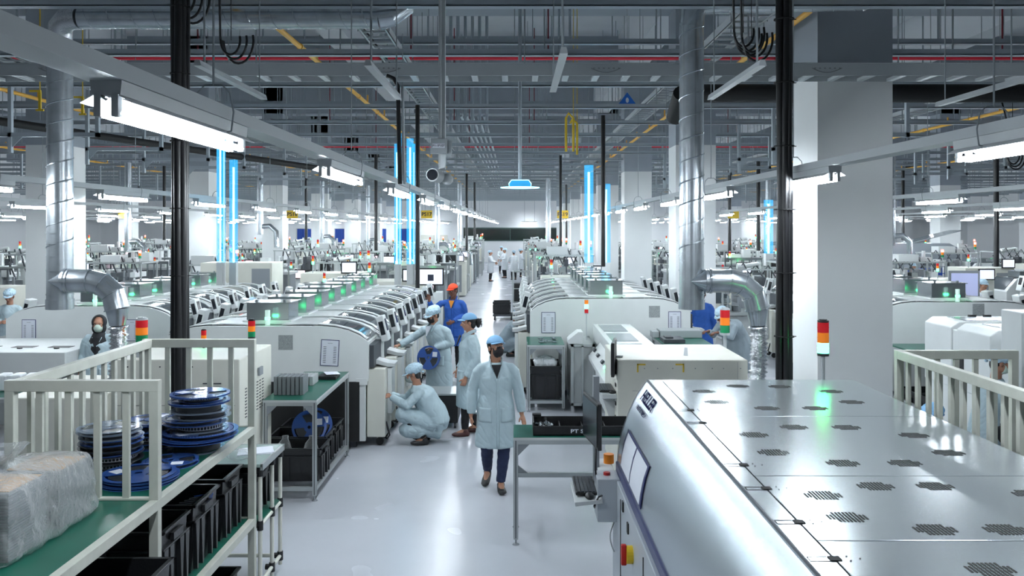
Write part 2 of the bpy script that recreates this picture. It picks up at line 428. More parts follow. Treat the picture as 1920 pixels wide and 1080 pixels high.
        def front(x, z, off=.004):
            r_ = bvh.ray_cast(V(x, -1.0, z), V(0, 1, 0)); return (r_[0]+V(0, -off, 0)) if r_[0] else V(x, -.17, z)
        hem = J.get('hem', .44)
        pts = [front(.01, z, .002) for z in [hem+.02+(ch.z-hem-.02)*q/16 for q in range(17)]]
        MB().loft(pts, [(.016, .003)]*17, 6, side=(1, 0, 0)).build('placket', cm, t, smooth='all')
        for (px_, pz_, w_, h_) in ((.11, .80, .13, .15), (-.12, .80, .13, .15)):
            vs = []; fs = []
            n1 = 6
            for a_ in range(n1+1):
                for c_ in range(n1+1): vs.append(front(px_-w_/2+w_*c_/n1, pz_-h_/2+h_*a_/n1, .005+.004*(a_ == n1)))
            for a_ in range(n1):
                for c_ in range(n1): k0_ = a_*(n1+1)+c_; fs.append((k0_, k0_+1, k0_+n1+2, k0_+n1+1))
            q_ = MB().add(vs, fs).build('pocket', cm, t, smooth='all'); so = q_.modifiers.new('s', 'SOLIDIFY'); so.thickness = .005; so.offset = -1
    # ---- head details
    for s in (-1, 1):
        e = MB(); e.ell((s*.030, -.0785, .004), (.0135, .007, .0065), 12, 8, MH); o = e.build('eye', EYEW, t, smooth='all')
        MB().ell((s*.030, -.0845, .004), (.0062, .003, .0062), 10, 6, MH).build('iris', HAIR, o, smooth='all')
        MB().loft([MH @ V(s*.014, -.089, .021), MH @ V(s*.03, -.088, .0265), MH @ V(s*.047, -.074, .021)], [.0022, .003, .0018], 6).build('eyebrow', HAIR, t, smooth='all')
    if not look.get('mask'):
        MB().ell((0, -.0825, -.058), (.021, .007, .0075), 12, 8, MH).build('lips', LIP, t, smooth='all')
    if look.get('hijab'):
        b = MB(); b.ell((0, .02, .03), (.088, .10, .095), 24, 16, MH, keep=lambda v: not (v.y < -.045 and abs(v.x) < .052)); 
        b.ell((0, .01, -.05), (.083, .088, .085), 24, 16, MH, keep=lambda v: not (v.y < -.05 and v.z > -.10 and abs(v.x) < .05))
        o = b.build('headscarf', HIJAB, t, smooth='all'); so = o.modifiers.new('s', 'SOLIDIFY'); so.thickness = .008; so.offset = 1
        b = MB(); b.loft([MH @ V(0, .01, -.10), nk+V(0, -.02, -.0), nk+V(0, -.05, -.08), nk+V(0, -.115, -.18), nk+V(0, -.13, -.25)], [(.07, .06), (.09, .08), (.12, .075), (.07, .035), (.015, .012)], 20, side=(1, 0, 0)); b.build('scarf_drape', HIJAB, t, smooth='all')
    elif look.get('hair', True):
        b = MB(); b.ell((0, .026, .036), (.080, .088, .085), 24, 16, MH, keep=lambda v: v.y > -.02 or v.z > .075)
        b.ell((0, .045, -.015), (.066, .055, .075), 20, 12, MH, keep=lambda v: v.y > .02)
        o = b.build('hair', HAIR, t, smooth='all')
        if look.get('bun'):
            b = MB(); b.ell((0, .135, .0), (.045, .04, .05), 16, 10, MH); b.ell((0, .125, -.03), (.03, .03, .05), 14, 8, MH)
            for q in range(6): b.loft([MH @ V(0, .13, .02), MH @ V(.03*math.cos(q), .17, .04*math.sin(q)+.0), MH @ V(.045*math.cos(q+.4), .165, .055*math.sin(q+.4)-.02)], [.014, .010, .003], 6)
            b.build('hair_bun', HAIR, o, smooth='all')
    cap = look.get('cap')
    if cap:
        cm, style = cap
        b = MB()
        if style == 'ball':
            b.ell((0, .012, .045), (.087, .101, .083), 28, 18, MH, keep=lambda v: v.z > .042)
            o = b.build('cap', cm, t, smooth='all'); so = o.modifiers.new('s', 'SOLIDIFY'); so.thickness = .004; so.offset = 1
            b = MB(); pts = []
            n1 = 14
            vs = []; fs = []
            for q in range(n1+1):
                a_ = R(-62)+R(124)*q/n1; sx_, cy_ = math.sin(a_), math.cos(a_)
                vs.append(MH @ V(.084*sx_, .012-.098*cy_, .048)); vs.append(MH @ V(.088*sx_*1.0, .012-.098*cy_-.060*cy_**1.5*1.0, .048-.004-.014*abs(sx_)))
            for q in range(n1): fs.append((2*q, 2*q+2, 2*q+3, 2*q+1))
            b.add(vs, fs); br = b.build('brim', cm, o, smooth='all'); so = br.modifiers.new('s', 'SOLIDIFY'); so.thickness = .005
            MB().ell((0, .012, .129), (.008, .008, .005), 10, 6, MH).build('button', cm, o, smooth='all')
        else:
            b.ell((0, .035, .055), (.103, .118, .078), 28, 18, MH, keep=lambda v: v.z > .02 or v.y > .03)
            b.ell((0, .03, .04), (.09, .105, .05), 28, 10, MH)
            o = b.build('cap', cm, t, smooth='all'); remesh(o, .006, 2, lambda c: .006*noise.noise(c*38))
            b = MB(); vs = []; fs = []; n1 = 14
            for q in range(n1+1):
                a_ = R(-60)+R(120)*q/n1; sx_, cy_ = math.sin(a_), math.cos(a_)
                vs.append(MH @ V(.088*sx_, .012-.09*cy_, .038)); vs.append(MH @ V(.094*sx_, .012-.09*cy_-.055*cy_, .022))
            for q in range(n1): fs.append((2*q, 2*q+2, 2*q+3, 2*q+1))
            b.add(vs, fs); br = b.build('brim', cm, o, smooth='all'); so = br.modifiers.new('s', 'SOLIDIFY'); so.thickness = .004
            MB().ell((0, .135, -.02), (.02, .02, .016), 10, 6, MH).build('cap_gather', cm, o, smooth='all')
    mk = look.get('mask')
    if mk:
        b = MB(); b.ell((0, -.018, -.042), (.0635, .093, .066), 28, 20, MH, keep=lambda v: v.y < -.02 and v.z < .002)
        b.ell((0, -.076, -.034), (.040, .035, .046), 20, 14, MH)
        o = b.build('face_mask', mk, t, smooth='all'); so = o.modifiers.new('s', 'SOLIDIFY'); so.thickness = .003
        b = MB()
        for s in (-1, 1): b.loft([MH @ V(s*.058, -.05, -.012), MH @ V(s*.075, -.01, .0), MH @ V(s*.078, .02, .0)], .0022, 6)
        b.build('ear_loop', mk, o)
    return t

# 1. walking worker, facing the camera, head turned to her left
p1 = make_person('walking worker in a pale blue coat, light blue cap, black mask and jeans', (-.20, 9.03, 0), R(6), dict(
    yaw=R(24), pitch=R(-9), roll=0, shL=V(.172, 0, 1.295), shR=V(-.172, 0, 1.295),
    elR=V(-.245, .04, 1.04), wrR=V(-.262, -.0, .78), elL=V(.245, .0, 1.04), wrL=V(.272, -.03, .79), hdL=V(.25, -.25, -.9), hdR=V(.05, -.2, -1), pnR=V(1, 0, 0), pnL=V(-.6, .5, -.2),
    knR=V(-.10, -.06, .46), anR=V(-.075, .17, .14), ftR=V(-.25, -.85, -.42), knL=V(.085, -.05, .46), anL=V(.045, -.10, .075), ftL=V(.04, -1, -.02), hem=.45, curlL=.25),
    dict(cap=(CAPB, 'ball'), mask=MASK, coat=COAT, trousers=JEANS, shirt=TROUB, skin=SKIN), 1, .0085)
# 2. blue-coated man with orange cap, right hand up to a machine screen
make_person('worker in a royal blue coat and orange cap raising a hand to a machine screen', (-1.15, 16.0, 0), R(-12), dict(
    pelvis=V(0, 0, .92), waist=V(0, 0, 1.06), chest=V(0, 0, 1.26), neck=V(0, .01, 1.425), head=V(0, -.03, 1.585), yaw=R(-28), pitch=R(14),
    shL=V(.19, 0, 1.37), shR=V(-.19, 0, 1.37), elR=V(-.38, -.08, 1.22), wrR=V(-.40, -.22, 1.40), hdR=V(-.1, -.1, 1), pnR=V(.2, -1, 0), elL=V(.22, .03, 1.12), wrL=V(.06, -.2, 1.02), hdL=V(-.9, -.3, -.3), pnL=V(0, 1, 0),
    hipL=V(.09, 0, .9), hipR=V(-.09, 0, .9), knL=V(.10, -.02, .5), knR=V(-.10, -.02, .5), hem=.56), dict(cap=(CAPO, 'ball'), coat=COATB, trousers=TROUB, shirt=SHIRTY, skin=SKIND), 2, .0095)
# 3. standing masked worker, leaning, one hand on the machine, other holding a reel
make_person('masked worker in pale coat and white cap holding a blue reel', (-1.12, 12.7, 0), R(-38), dict(
    yaw=R(-12), pitch=R(26), chest=V(0, -.06, 1.18), neck=V(0, -.10, 1.335), head=V(0, -.15, 1.47), shL=V(.17, -.05, 1.28), shR=V(-.17, -.06, 1.27),
    elR=V(-.36, -.18, 1.12), wrR=V(-.42, -.42, 1.02), hdR=V(-.3, -1, -.1), pnR=V(0, 0, -1), elL=V(.24, -.0, 1.06), wrL=V(.07, -.2, 1.0), hdL=V(-.9, -.4, -.2), pnL=V(0, 0, -1), hem=.28),
    dict(cap=(CAPL, 'puff'), mask=MASK, coat=COAT, trousers=TROUB, shirt=PAPER, bulk=1.05), 3, .009)
# 4. side-view worker with hair bun
make_person('worker in a pale coat with light blue cap and dark hair bun', (-.60, 11.4, 0), R(-78), dict(
    yaw=R(-8), pitch=R(4), elR=V(-.235, .03, 1.04), wrR=V(-.24, -.12, .84), elL=V(.235, .05, 1.03), wrL=V(.235, -.09, .80), curl=.7, hem=.38, hdL=V(0, -.35, -1),
    anL=V(.10, -.08, .075), knL=V(.09, -.07, .46), anR=V(-.10, .10, .08)),
    dict(cap=(CAPB, 'ball'), bun=True, coat=COAT, trousers=TROUB, shoe=SHOER, bulk=1.12), 4, .009)
# 5. squatting worker with white cap and mask
SQ = dict(squat=True, pelvis=V(0, .16, .27), waist=V(0, .12, .40), chest=V(0, .0, .60), neck=V(0, -.08, .745), head=V(0, -.14, .885), yaw=R(-6), pitch=R(20),
          shL=V(.165, -.05, .69), shR=V(-.165, -.05, .69), elL=V(.20, -.22, .52), elR=V(-.20, -.22, .52), wrL=V(.07, -.42, .62), wrR=V(-.05, -.44, .62), hdL=V(-.4, -.9, .2), hdR=V(.4, -.9, .2), pnL=V(-.5, 0, -1), pnR=V(.5, 0, -1), curl=.8,
          hipL=V(.09, .13, .25), hipR=V(-.09, .13, .25), knL=V(.13, -.27, .40), knR=V(-.13, -.25, .36), anL=V(.12, .0, .08), anR=V(-.12, .04, .08), ftL=V(.1, -1, 0), ftR=V(-.1, -1, 0))
make_person('squatting worker in a pale coat with white cap and pale mask, hands together', (-1.17, 10.95, 0), R(-80), SQ,
    dict(cap=(CAPL, 'puff'), mask=mat('mask_grey', rgb(150, 158, 156), .8), coat=COAT, trousers=TROUB, shirt=TROUB, bulk=1.1, skirt=[(V(.1, -.12, .20), (.12, .2, .12)), (V(-.02, .1, .2), (.2, .16, .12))]), 5, .009)
# 6. far squatting worker facing right
make_person('squatting worker in a grey coat and light blue cap beside the aisle, facing right', (-.06, 18.4, 0), R(75), SQ,
    dict(cap=(CAPB, 'ball'), coat=COATG, trousers=COATG, skin=SKIND, hair=True, skirt=[(V(0, -.12, .22), (.16, .2, .11))]), 6, .011)
# 7. hijab worker behind the left railing
make_person('worker in a black headscarf, pale mask and light blue coat behind the left railing', (-5.62, 11.55, 0), R(4), dict(yaw=R(10),  neck=V(0, .01, 1.30), head=V(0, -.015, 1.45)),
    dict(hijab=True, mask=MASKW, coat=COAT, trousers=TROUB), 7, .009)
# 8. leaning worker seen from behind, plus blue-coated colleague
make_person('worker in a grey coat and pale cap bending over the green bench', (3.72, 14.2, 0), R(-60), dict(pitch=R(35), chest=V(0, -.14, 1.12), waist=V(0, -.03, .98), neck=V(0, -.28, 1.22), head=V(0, -.38, 1.32), shL=V(.17, -.22, 1.18), shR=V(-.17, -.22, 1.18), elL=V(.2, -.36, .98), wrL=V(.1, -.55, 1.06), elR=V(-.2, -.36, .98), wrR=V(-.1, -.56, 1.06), hdL=V(0, -1, 0), hdR=V(0, -1, 0), pnL=V(0, 0, -1), pnR=V(0, 0, -1), hem=.38),
    dict(cap=(CAPL, 'puff'), coat=COATG, trousers=TROUB, bulk=1.2, skin=SKIND), 8, .011, hi=False)
make_person('worker in a blue coat behind the bending worker, mostly hidden by the duct', (3.55, 16.2, 0), R(160), dict(hem=.5), dict(cap=(COATB, 'ball'), coat=COATB, trousers=TROUB, skin=SKIND), 9, .012, hi=False)
# 9. worker at monitor, right
make_person('worker in a white coat and pale cap behind the right machine line beside a monitor', (9.93, 18.1, 0), R(15), dict(yaw=R(-5), pitch=R(2), neck=V(0, .01, 1.40), head=V(0, -.015, 1.545), shL=V(.165, 0, 1.34), shR=V(-.165, 0, 1.34), chest=V(0, 0, 1.22)), dict(cap=(CAPL, 'puff'), coat=mat('coat_white', rgb(220, 226, 232), .75), trousers=TROUB), 10, .011, hi=False)
# 10. seated worker behind the right railing, facing right
make_person('seated worker in a pale coat and cap behind the right railing, facing right', (5.0, 9.0, 0), R(80), dict(pelvis=V(0, .05, .62), waist=V(0, .03, .8), chest=V(0, -.03, 1.0), neck=V(0, -.07, 1.18), head=V(0, -.11, 1.33), pitch=R(18), shL=V(.165, -.04, 1.12), shR=V(-.165, -.04, 1.12), elL=V(.2, -.15, .9), wrL=V(.1, -.38, .98), elR=V(-.2, -.15, .9), wrR=V(-.1, -.38, .98), hdL=V(0, -1, 0), hdR=V(0, -1, 0), hipL=V(.09, .02, .6), hipR=V(-.09, .02, .6), knL=V(.12, -.38, .55), knR=V(-.12, -.38, .55), anL=V(.12, -.36, .12), anR=V(-.12, -.36, .12), hem=.4),
    dict(cap=(CAPL, 'puff'), coat=COAT, trousers=TROUB, mask=MASKW), 11, .010, hi=False)
# 11. low blue cap behind the right railing
SQ2 = dict(SQ)
make_person('worker crouching low behind the right railing with a light blue cap', (3.98, 7.95, 0), R(-70), dict(SQ2, head=V(0, -.14, .99), neck=V(0, -.08, .84), chest=V(0, 0, .7), shL=V(.165, -.05, .78), shR=V(-.165, -.05, .78)), dict(cap=(CAPB, 'puff'), coat=COATG, trousers=TROUB), 12, .011, hi=False)
# 12. far-left worker
make_person('capped worker in a pale coat at the far left edge looking down', (-9.35, 15.8, 0), R(10), dict(pitch=R(22), elL=V(.23, -.02, 1.04), wrL=V(.08, -.26, 1.05), elR=V(-.23, -.02, 1.04), wrR=V(-.08, -.26, 1.05), hdL=V(-.3, -1, 0), hdR=V(.3, -1, 0)), dict(cap=(CAPL, 'puff'), coat=COAT, trousers=TROUB), 13, .011, hi=False)
# 13. bending behind left line
make_person('worker in a pale cap bending down behind the left placement machines', (-4.95, 15.2, 0), R(60), dict(pitch=R(50), chest=V(0, -.14, 1.12), neck=V(0, -.3, 1.26), head=V(0, -.40, 1.38), shL=V(.17, -.24, 1.2), shR=V(-.17, -.24, 1.2), elL=V(.2, -.4, 1.0), wrL=V(.1, -.55, .98), elR=V(-.2, -.4, 1.0), wrR=V(-.1, -.56, .98)), dict(cap=(CAPL, 'puff'), coat=mat('coat_white', (1,)*4), trousers=TROUB, skin=SKIND), 14, .012, hi=False)
# distant workers: one figure, copied
far = make_person('x', (-1.55, 46, 0), R(80), dict(elL=V(.22, -.1, 1.06), wrL=V(.15, -.3, 1.0), elR=V(-.22, -.1, 1.06), wrR=V(-.15, -.3, 1.0)), dict(cap=(CAPL, 'puff'), coat=mat('coat_white', (1,)*4), trousers=TROUB), 15, .02, hi=False)
far['group'] = 'distant white-coated workers'
spots = [(-1.25, 44, 80, 'nearest in the far aisle, left side'), (-.55, 47, -60, 'second in the far aisle, facing left'), (-.05, 45.5, 200, 'at the right side of the far aisle'), (.35, 48, 90, 'rightmost in the far aisle'), (-.8, 52, 10, 'farthest in the middle of the aisle'), (-9.6, 29.5, 30, 'standing behind guard bars at left'), (-9.35, 26.6, -100, 'standing between cabinets at left'), (12.6, 27, 10, 'standing among machines at right')]
for i_, (x, y, a_, s) in enumerate(spots):
    lb = 'distant worker in a white coat and cap, %s' % s
    if i_ == 0: far.location = (x, y, 0); far.rotation_euler = (0, 0, R(a_)); far['label'] = lb
    else: copy_tree(far, (x, y, 0), R(a_), lb, scale=(1, 1, 1+.03*math.sin(i_*2)))
# ================================================================ room shell
Y0, Y1, XL, XR, ZS = -6.0, 70.0, -34.0, 34.0, 8.4
struct(MB().box(XL, XR, Y0, Y1, -.1, 0).build('floor', FLOORM))
SLAB = mat('slab_paint', rgb(226, 230, 236), .8, noise_amt=.03, noise_scale=2)
BEAMM = mat('beam_paint_grey', rgb(160, 168, 178), .8, noise_amt=.03, noise_scale=2)
BEAML = mat('beam_lit_pale', rgb(226, 230, 236), .8)  # lengthwise beams made paler, their lit sides put into the colour
WALLM = mat('wall_paint', rgb(246, 248, 249), .7)
COLW = mat('column_white', rgb(238, 241, 242), .6, noise_amt=.015, noise_scale=2)
struct(MB().box(XL, XR, Y0, Y1, ZS, ZS+.2).build('ceiling', SLAB))
struct(MB().box(XL-.2, XL, Y0, Y1, -.1, ZS+.2).build('wall_left', WALLM))
struct(MB().box(XR, XR+.2, Y0, Y1, -.1, ZS+.2).build('wall_right', WALLM))
struct(MB().box(XL, XR, Y1, Y1+.2, -.1, ZS+.2).build('wall_far', WALLM))
struct(MB().box(XL, XR, Y0-.2, Y0, -.1, ZS+.2).build('wall_near', WALLM))
# far wall: curtained windows, door, dark band of glazing in the middle
i = 1
for X in (-17.0, -13.9, -11.2, -9.0):
    w = struct(MB().box(X-.9, X+.9, Y1-.05, Y1-.002, 1.55, 2.75).build('window_%d' % i, OFFW)); i += 1
    n = 22; prof = [(X-.82+1.64*k/n, Y1-.08+.02*(k % 2)) for k in range(n+1)]
    MB().strip(prof, 1.62, 2.7, .01, 'z').build('curtain', CURT, w)
for X in (-6.6,):
    d = struct(MB().box(X-1.1, X+1.1, Y1-.06, Y1-.002, 0, 2.2).build('door_1', CREAM))
    MB().box(X-.01, X+.01, Y1-.07, Y1-.05, 0, 2.2).build('door_gap', BLACKM, d)
w = struct(MB().box(-4.2, 3.6, Y1-.05, Y1-.002, 1.75, 2.75).build('window_%d' % i, mat('dark_glazing', rgb(24, 34, 32), .1)))
MB().box(-4.2, 3.6, Y1-.07, Y1-.04, 2.7, 2.8).box(-4.2, 3.6, Y1-.07, Y1-.04, 1.7, 1.78).box(-.4, -.34, Y1-.07, Y1-.04, 1.7, 2.8).build('window_frame', mat('frame_green', rgb(60, 84, 78), .5), w)
# columns: white to 4.42 m, grey above
k = 1
for X in (-22.4, -9.4, 3.63, 16.9, 29.9):
    for d in (1.5, 9.5, 17.5, 25.5, 33.5, 41.5, 49.5, 57.5, 65.5):
        if d < 5: continue
        if abs(X) > .62*d+2: continue
        hw = .4
        o = MB(); o.box(X-hw, X+hw, d-hw, d+hw, 0, 4.42); o.mi(1).box(X-hw, X+hw, d-hw, d+hw, 4.42, ZS)
        ob = o.build('trim_%d' % k, [COLW, BEAMM]); struct(ob); k += 1
# beams across (at the column lines) and along the hall
for d in (9.5, 17.5, 25.5, 33.5, 41.5, 49.5, 57.5, 65.5):
    struct(MB().box(XL, XR, d-.4, d+.4, 7.2, ZS).build('trim_%d' % k, BEAMM)); k += 1
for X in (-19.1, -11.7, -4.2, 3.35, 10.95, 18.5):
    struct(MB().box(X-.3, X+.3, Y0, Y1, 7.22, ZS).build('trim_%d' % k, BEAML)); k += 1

# ================================================================ lamps on trunking
def fixture(lit=True):
    r = thing('fluorescent_light', 'x', 'ceiling light', group='lit fluorescent lights under the trunking')
    # local: along +Y 0..1.25, top z=0
    h = MB().prism([(-.05, 0), (.05, 0), (.045, -.045), (-.045, -.045)], 0, 1.25)
    for x in (-.027, .027):
        for y in (.0, 1.22): h.box(x-.011, x+.011, y, y+.03, -.112, -.04)
    h.build('housing', TRUNK, r)
    a = MB(); a.strip([(-.082, -.068), (-.042, -.045)], .0, 1.25, -.003); a.strip([(.082, -.068), (.042, -.045)], .0, 1.25, .003)
    a.strip([(-.02, -.05), (0, -.065), (.02, -.05)], .0, 1.25, .002)
    a.build('reflector', REFL, r)
    for x in (-.027, .027):
        MB().cyl((x, .03, -.099), (x, 1.22, -.099), .0135, 8).build('tube', TUBE if lit else REFL, r, smooth=True)
    return r
FX = fixture()
SP = 3.64
used = False
rows = []
side_name = {}
for kx in range(-6, 7):
    X = -1.27+SP*kx
    nm = 'row above the aisle' if kx == 0 else ('%s row to the %s of the aisle' % (ORD[abs(kx)-1], 'left' if kx < 0 else 'right'))
    rows.append((X, nm))
    dmin = max(.5, abs(X)/.64-4)
    t = thing('light_trunking', 'long white light trunking hung on rods, the %s' % nm, 'trunking', (X, 0, 3.21), 0, 'light trunkings across the hall')
    MB().box(-.06, .06, dmin if kx not in (0, 1) else -.5, 66, 0, .055).build('channel', TRUNK, t)
    y = 2.65 if kx in (0,) else 2.65+(abs(kx)*1.37) % 3.04
    if kx == 1: y = 3.27
    n = 0; q = y
    while q < 64:
        if q+1.3 > abs(X)/.64-.8 and q+1.3 > 2:
            lb = 'lit twin-tube light, %s from the camera, %s' % (ORD[n], nm)
            if not used: f = FX; used = True; f.location = (X, q, 3.21); f['label'] = lb
            else: f = copy_tree(FX, (X, q, 3.21), label=lb)
            n += 1
        q += 3.04
    q = y+.95; m_ = 0
    while q < 42:
        if q > abs(X)/.64-.5:
            rd = MB(); rd.cyl((0, q, .14), (0, q, 1.75 if q > 3.2 else 5.0), .005, 5)
            pts = [(-.075, q, -.05), (-.085, q, .03), (-.07, q, .11), (-.035, q, .145), (.035, q, .145), (.07, q, .11), (.085, q, .03), (.075, q, -.05), (.03, q, -.06), (-.03, q, -.06), (-.075, q, -.05)]
            rd.loft(pts, .004, 5)
            rd.build('hanger', ROD, t); m_ += 1
        q += 1.52*2 if kx else 3.04
# far wall lights
for i_, x in enumerate((-20, -15, -10.5, -6.2, 1.8, 6, 10.5, 15, 20)):
    o = copy_tree(FX, (x, 68.6, 3.3), R(90), 'lit twin-tube light turned sideways near the far wall, %s from the left' % ORD[i_], 'sideways lights near the far wall')
    rd = MB().cyl((0, .2, 0), (0, .2, 4.8), .012, 5).cyl((0, 1, 0), (0, 1, 4.8), .012, 5).build('hanger', ROD, o)
# unlit strips hung higher up
for j, (x, y, w) in enumerate(((-1.6, 4.3, 'left of the duct elbow'), (-.74, 4.3, 'left of the surveillance camera mast'), (.23, 4.0, 'at the middle of the ceiling'), (1.25, 4.3, 'beside the right duct'), (2.85, 4.6, 'at the far right'))):
    t = thing('unlit_light_strip', 'grey unlit lamp strip hanging %s' % w, 'lamp strip', (x, y, 3.6), 0, 'unlit lamp strips')
    MB().prism([(-.012, 0), (.012, 0), (.02, -.03), (-.02, -.03)], 0, 1.15).build('housing', TRUNK, t)
    MB().cyl((0, .1, 0), (0, .1, 4.79), .006, 6).build('hanger', ROD, t)
    MB().cyl((0, 1.05, 0), (0, 1.05, 4.79), .004, 6).build('hanger', ROD, t)

# ================================================================ ceiling steel
def strut_bm(z, h=.045, w=.045, x0=-26, x1=26):
    b = MB(); b.box(x0, x1, -w/2, w/2, z, z+.012); b.box(x0, x1, -w/2, -w/2+.006, z, z+h); b.box(x0, x1, w/2-.006, w/2, z, z+h)
    b.box(x0, x1, -w/2-.012, w/2+.012, z-.006, z)
    return b
RODS = {}
def rod(parent, loc, L_, r, name='hanger_rod', m=None):
    key = (round(L_, 2), r, name)
    if key not in RODS:
        o = MB().cyl((0, 0, 0), (0, 0, L_), r, 5).build(name, m or ROD, parent); RODS[key] = o
    else: o = RODS[key].copy(); COL.objects.link(o); o.parent = parent
    o.location = loc
n = 0
ys = [7.83+2.2*i for i in range(26)]
for y in ys:
    hw = min(30, .62*y+2)
    t = thing('ceiling_strut', 'galvanised steel strut hung across the hall, %s from the camera' % ORD[n], 'strut', (0, y, 4.78), 0, 'steel struts across the ceiling')
    strut_bm(0, .07, .07, -hw, hw).build('channel', STEELC, t)
    x = -math.floor(hw/2.4)*2.4+.35*(n % 3)
    while x < hw: rod(t, (x, 0, 0), 8.39-4.78, .009 if y < 24 else .013); x += 2.4
    n += 1
n = 0
for y in [10.5+3.4*i for i in range(16)]:
    hw = min(30, .62*y+2)
    t = thing('pipe_rack', 'upper galvanised pipe rack below the beams, %s from the camera' % ORD[n], 'pipe rack', (0, y, 5.75), 0, 'upper pipe racks under the beams')
    strut_bm(0, .08, .08, -hw, hw).build('channel', GALV2, t)
    x = -math.floor(hw/3)*3+.9
    while x < hw: rod(t, (x, 0, 0), 2.64, .022, 'post', GALV2); x += 3.0
    n += 1
# short drop brackets (trapeze) under the struts
n = 0
rr = random.Random(5)
for y in (12.23, 14.43, 16.63, 18.83, 21.03, 23.23, 27.63, 32.03, 36.43):
    for x in (-12.8, -6.6, 4.7, 10.2):
        if abs(x) > .6*y: continue
        b = MB(); w = 1.3
        b.box(-w/2, w/2, -.03, .03, -.72, -.66); b.box(-w/2, -w/2+.05, -.03, .03, -.95, 0); b.box(w/2-.05, w/2, -.03, .03, -.72, 0)
        b.prism([(-w/2+.05, -.72), (-w/2+.2, -.72), (-w/2+.05, -.87)], -.004, .004)
        o = b.build('trapeze_bracket', STEELC, loc=(x+.3*(n % 2), y, 4.78))
        side = 'left' if x < 0 else 'right'
        tag(o, 'steel trapeze bracket below the struts %s m out on the %s, %s back' % (round(abs(x)), side, ORD[(0, 1, 2, 3, 4, 5, 6, 7, 8)[[12.23, 14.43, 16.63, 18.83, 21.03, 23.23, 27.63, 32.03, 36.43].index(y)]]), 'bracket', 'trapeze brackets'); n += 1
# ladder trays
def ladder_y(x, z, w, y0, y1, label, m=TRAYC):
    t = thing('cable_ladder', label, 'cable tray', (x, 0, z), 0, 'cable ladders')
    a = MB(); a.box(-w/2-.004, -w/2+.004, y0, y1, 0, .1); a.box(w/2-.004, w/2+.004, y0, y1, 0, .1); a.box(-w/2-.004, -w/2+.025, y0, y1, 0, .008); a.box(w/2-.025, w/2+.004, y0, y1, 0, .008)
    a.build('side_rail', m, t)
    b = MB(); y = y0; k = 0; r0 = None
    while y < y1:
        if k == 0: r0 = MB().box(-w/2, w/2, -.012, .012, .005, .03).build('rung', m, t); r0.location = (0, y, 0)
        elif k < 95: o = r0.copy(); COL.objects.link(o); o.parent = t; o.location = (0, y, 0)
        else: b.box(-w/2, w/2, y-.012, y+.012, .005, .03)
        y += .3; k += 1
    if b.v: tag(b.build('distant_rungs', m, t), kind='stuff')
    c = MB()
    for k, o in enumerate((-.13,)): c.cyl((o, y0, .05), (o, y1, .05), .012, 6)
    c.build('cables', BLACKM, t)
    y = y0+.5
    while y < min(y1, 40): rod(t, (-w/2-.02, y, 0), 8.39-z, .007); rod(t, (w/2+.02, y, 0), 8.39-z, .007); y += 2.4
ladder_y(-1.72, 5.15, .34, 7.5, 60, 'grey cable ladder running down the hall left of the aisle')
ladder_y(2.72, 5.15, .38, 7.0, 60, 'grey cable ladder running down the hall right of the aisle')
ladder_y(-7.2, 5.15, .38, 10.5, 60, 'grey cable ladder running down the hall on the left side')
ladder_y(8.4, 5.15, .38, 11.5, 60, 'grey cable ladder running down the hall on the right side')
t = thing('cable_tray', 'pale grey cable tray crossing the whole view above the workers', 'cable tray', (0, 8.62, 4.31), 0)
a = MB(); a.box(-6.5, 6.5, -.012, 0, -.02, .105); a.box(-6.5, 6.5, .33, .342, -.02, .105); a.box(-6.5, 6.5, -.03, .0, .1, .108)
a.build('side_rail', TRAYC, t)
x = -6.3
while x < 6.4: MB().box(x-.03, x+.03, 0, .33, -.02, .01).build('rung', TRAYC, t); x += .31
for cx in (-4.65, -1.3, .92, 3.15):
    b = MB()
    for q in range(6): b.ell((cx-.12+.05*q, -.014, .055), (.012, .004, .005), 8, 4)
    b.loft([(cx-.15+.3*s/8, -.018, .055-.045*math.sin(PI*s/8)) for s in range(9)], .0035, 5)
    b.build('grounding_wire', GREYM, t)
for x in (-5.2, -2.6, 0.1, 2.35, 5.0): rod(t, (x, -.03, .1), 3.97, .008)
# yellow pipes
for X, w in ((-14.2, 'far left'), (-8.3, 'left'), (-2.66, 'just left of the aisle'), (3.06, 'just right of the aisle'), (9.4, 'right'), (14.8, 'far right')):
    y0 = max(6.2, abs(X)/.66-1); t = thing('yellow_pipe', 'yellow service pipe running down the hall, %s' % w, 'pipe', (X, 0, 5.0), 0, 'yellow pipes')
    MB().cyl((0, y0, 0), (0, 55, 0), .032, 10).build('pipe', YPIPE, t, smooth=True)
    b = MB(); y = y0+.4
    while y < 40: b.cyl((0, y, 0), (0, y+.05, 0), .042, 10); b.box(-.012, .012, y+.9, y+.93, .02, .16); y += 1.98
    b.build('couplings', YPIPE, t)
# red sprinkler pipes
for d, z, r, w in ((14.0, 5.55, .042, 'nearest'), (24.0, 5.75, .03, 'second'), (32.0, 5.8, .03, 'third')):
    t = thing('sprinkler_pipe', 'red sprinkler pipe crossing the hall, %s from the camera' % w, 'pipe', (0, d, z), 0, 'red sprinkler pipes')
    MB().cyl((-.62*d-1, 0, 0), (.62*d+1, 0, 0), r, 10).build('pipe', RPIPE, t, smooth=True)
    b = MB()
    for x in (-5.2, -1.7, .55, 4.4, 8): b.cyl((x, 0, 0), (x, 0, 8.38-z), .014, 6)
    b.build('risers', mat('red_dark', rgb(120, 30, 44), .5), t)
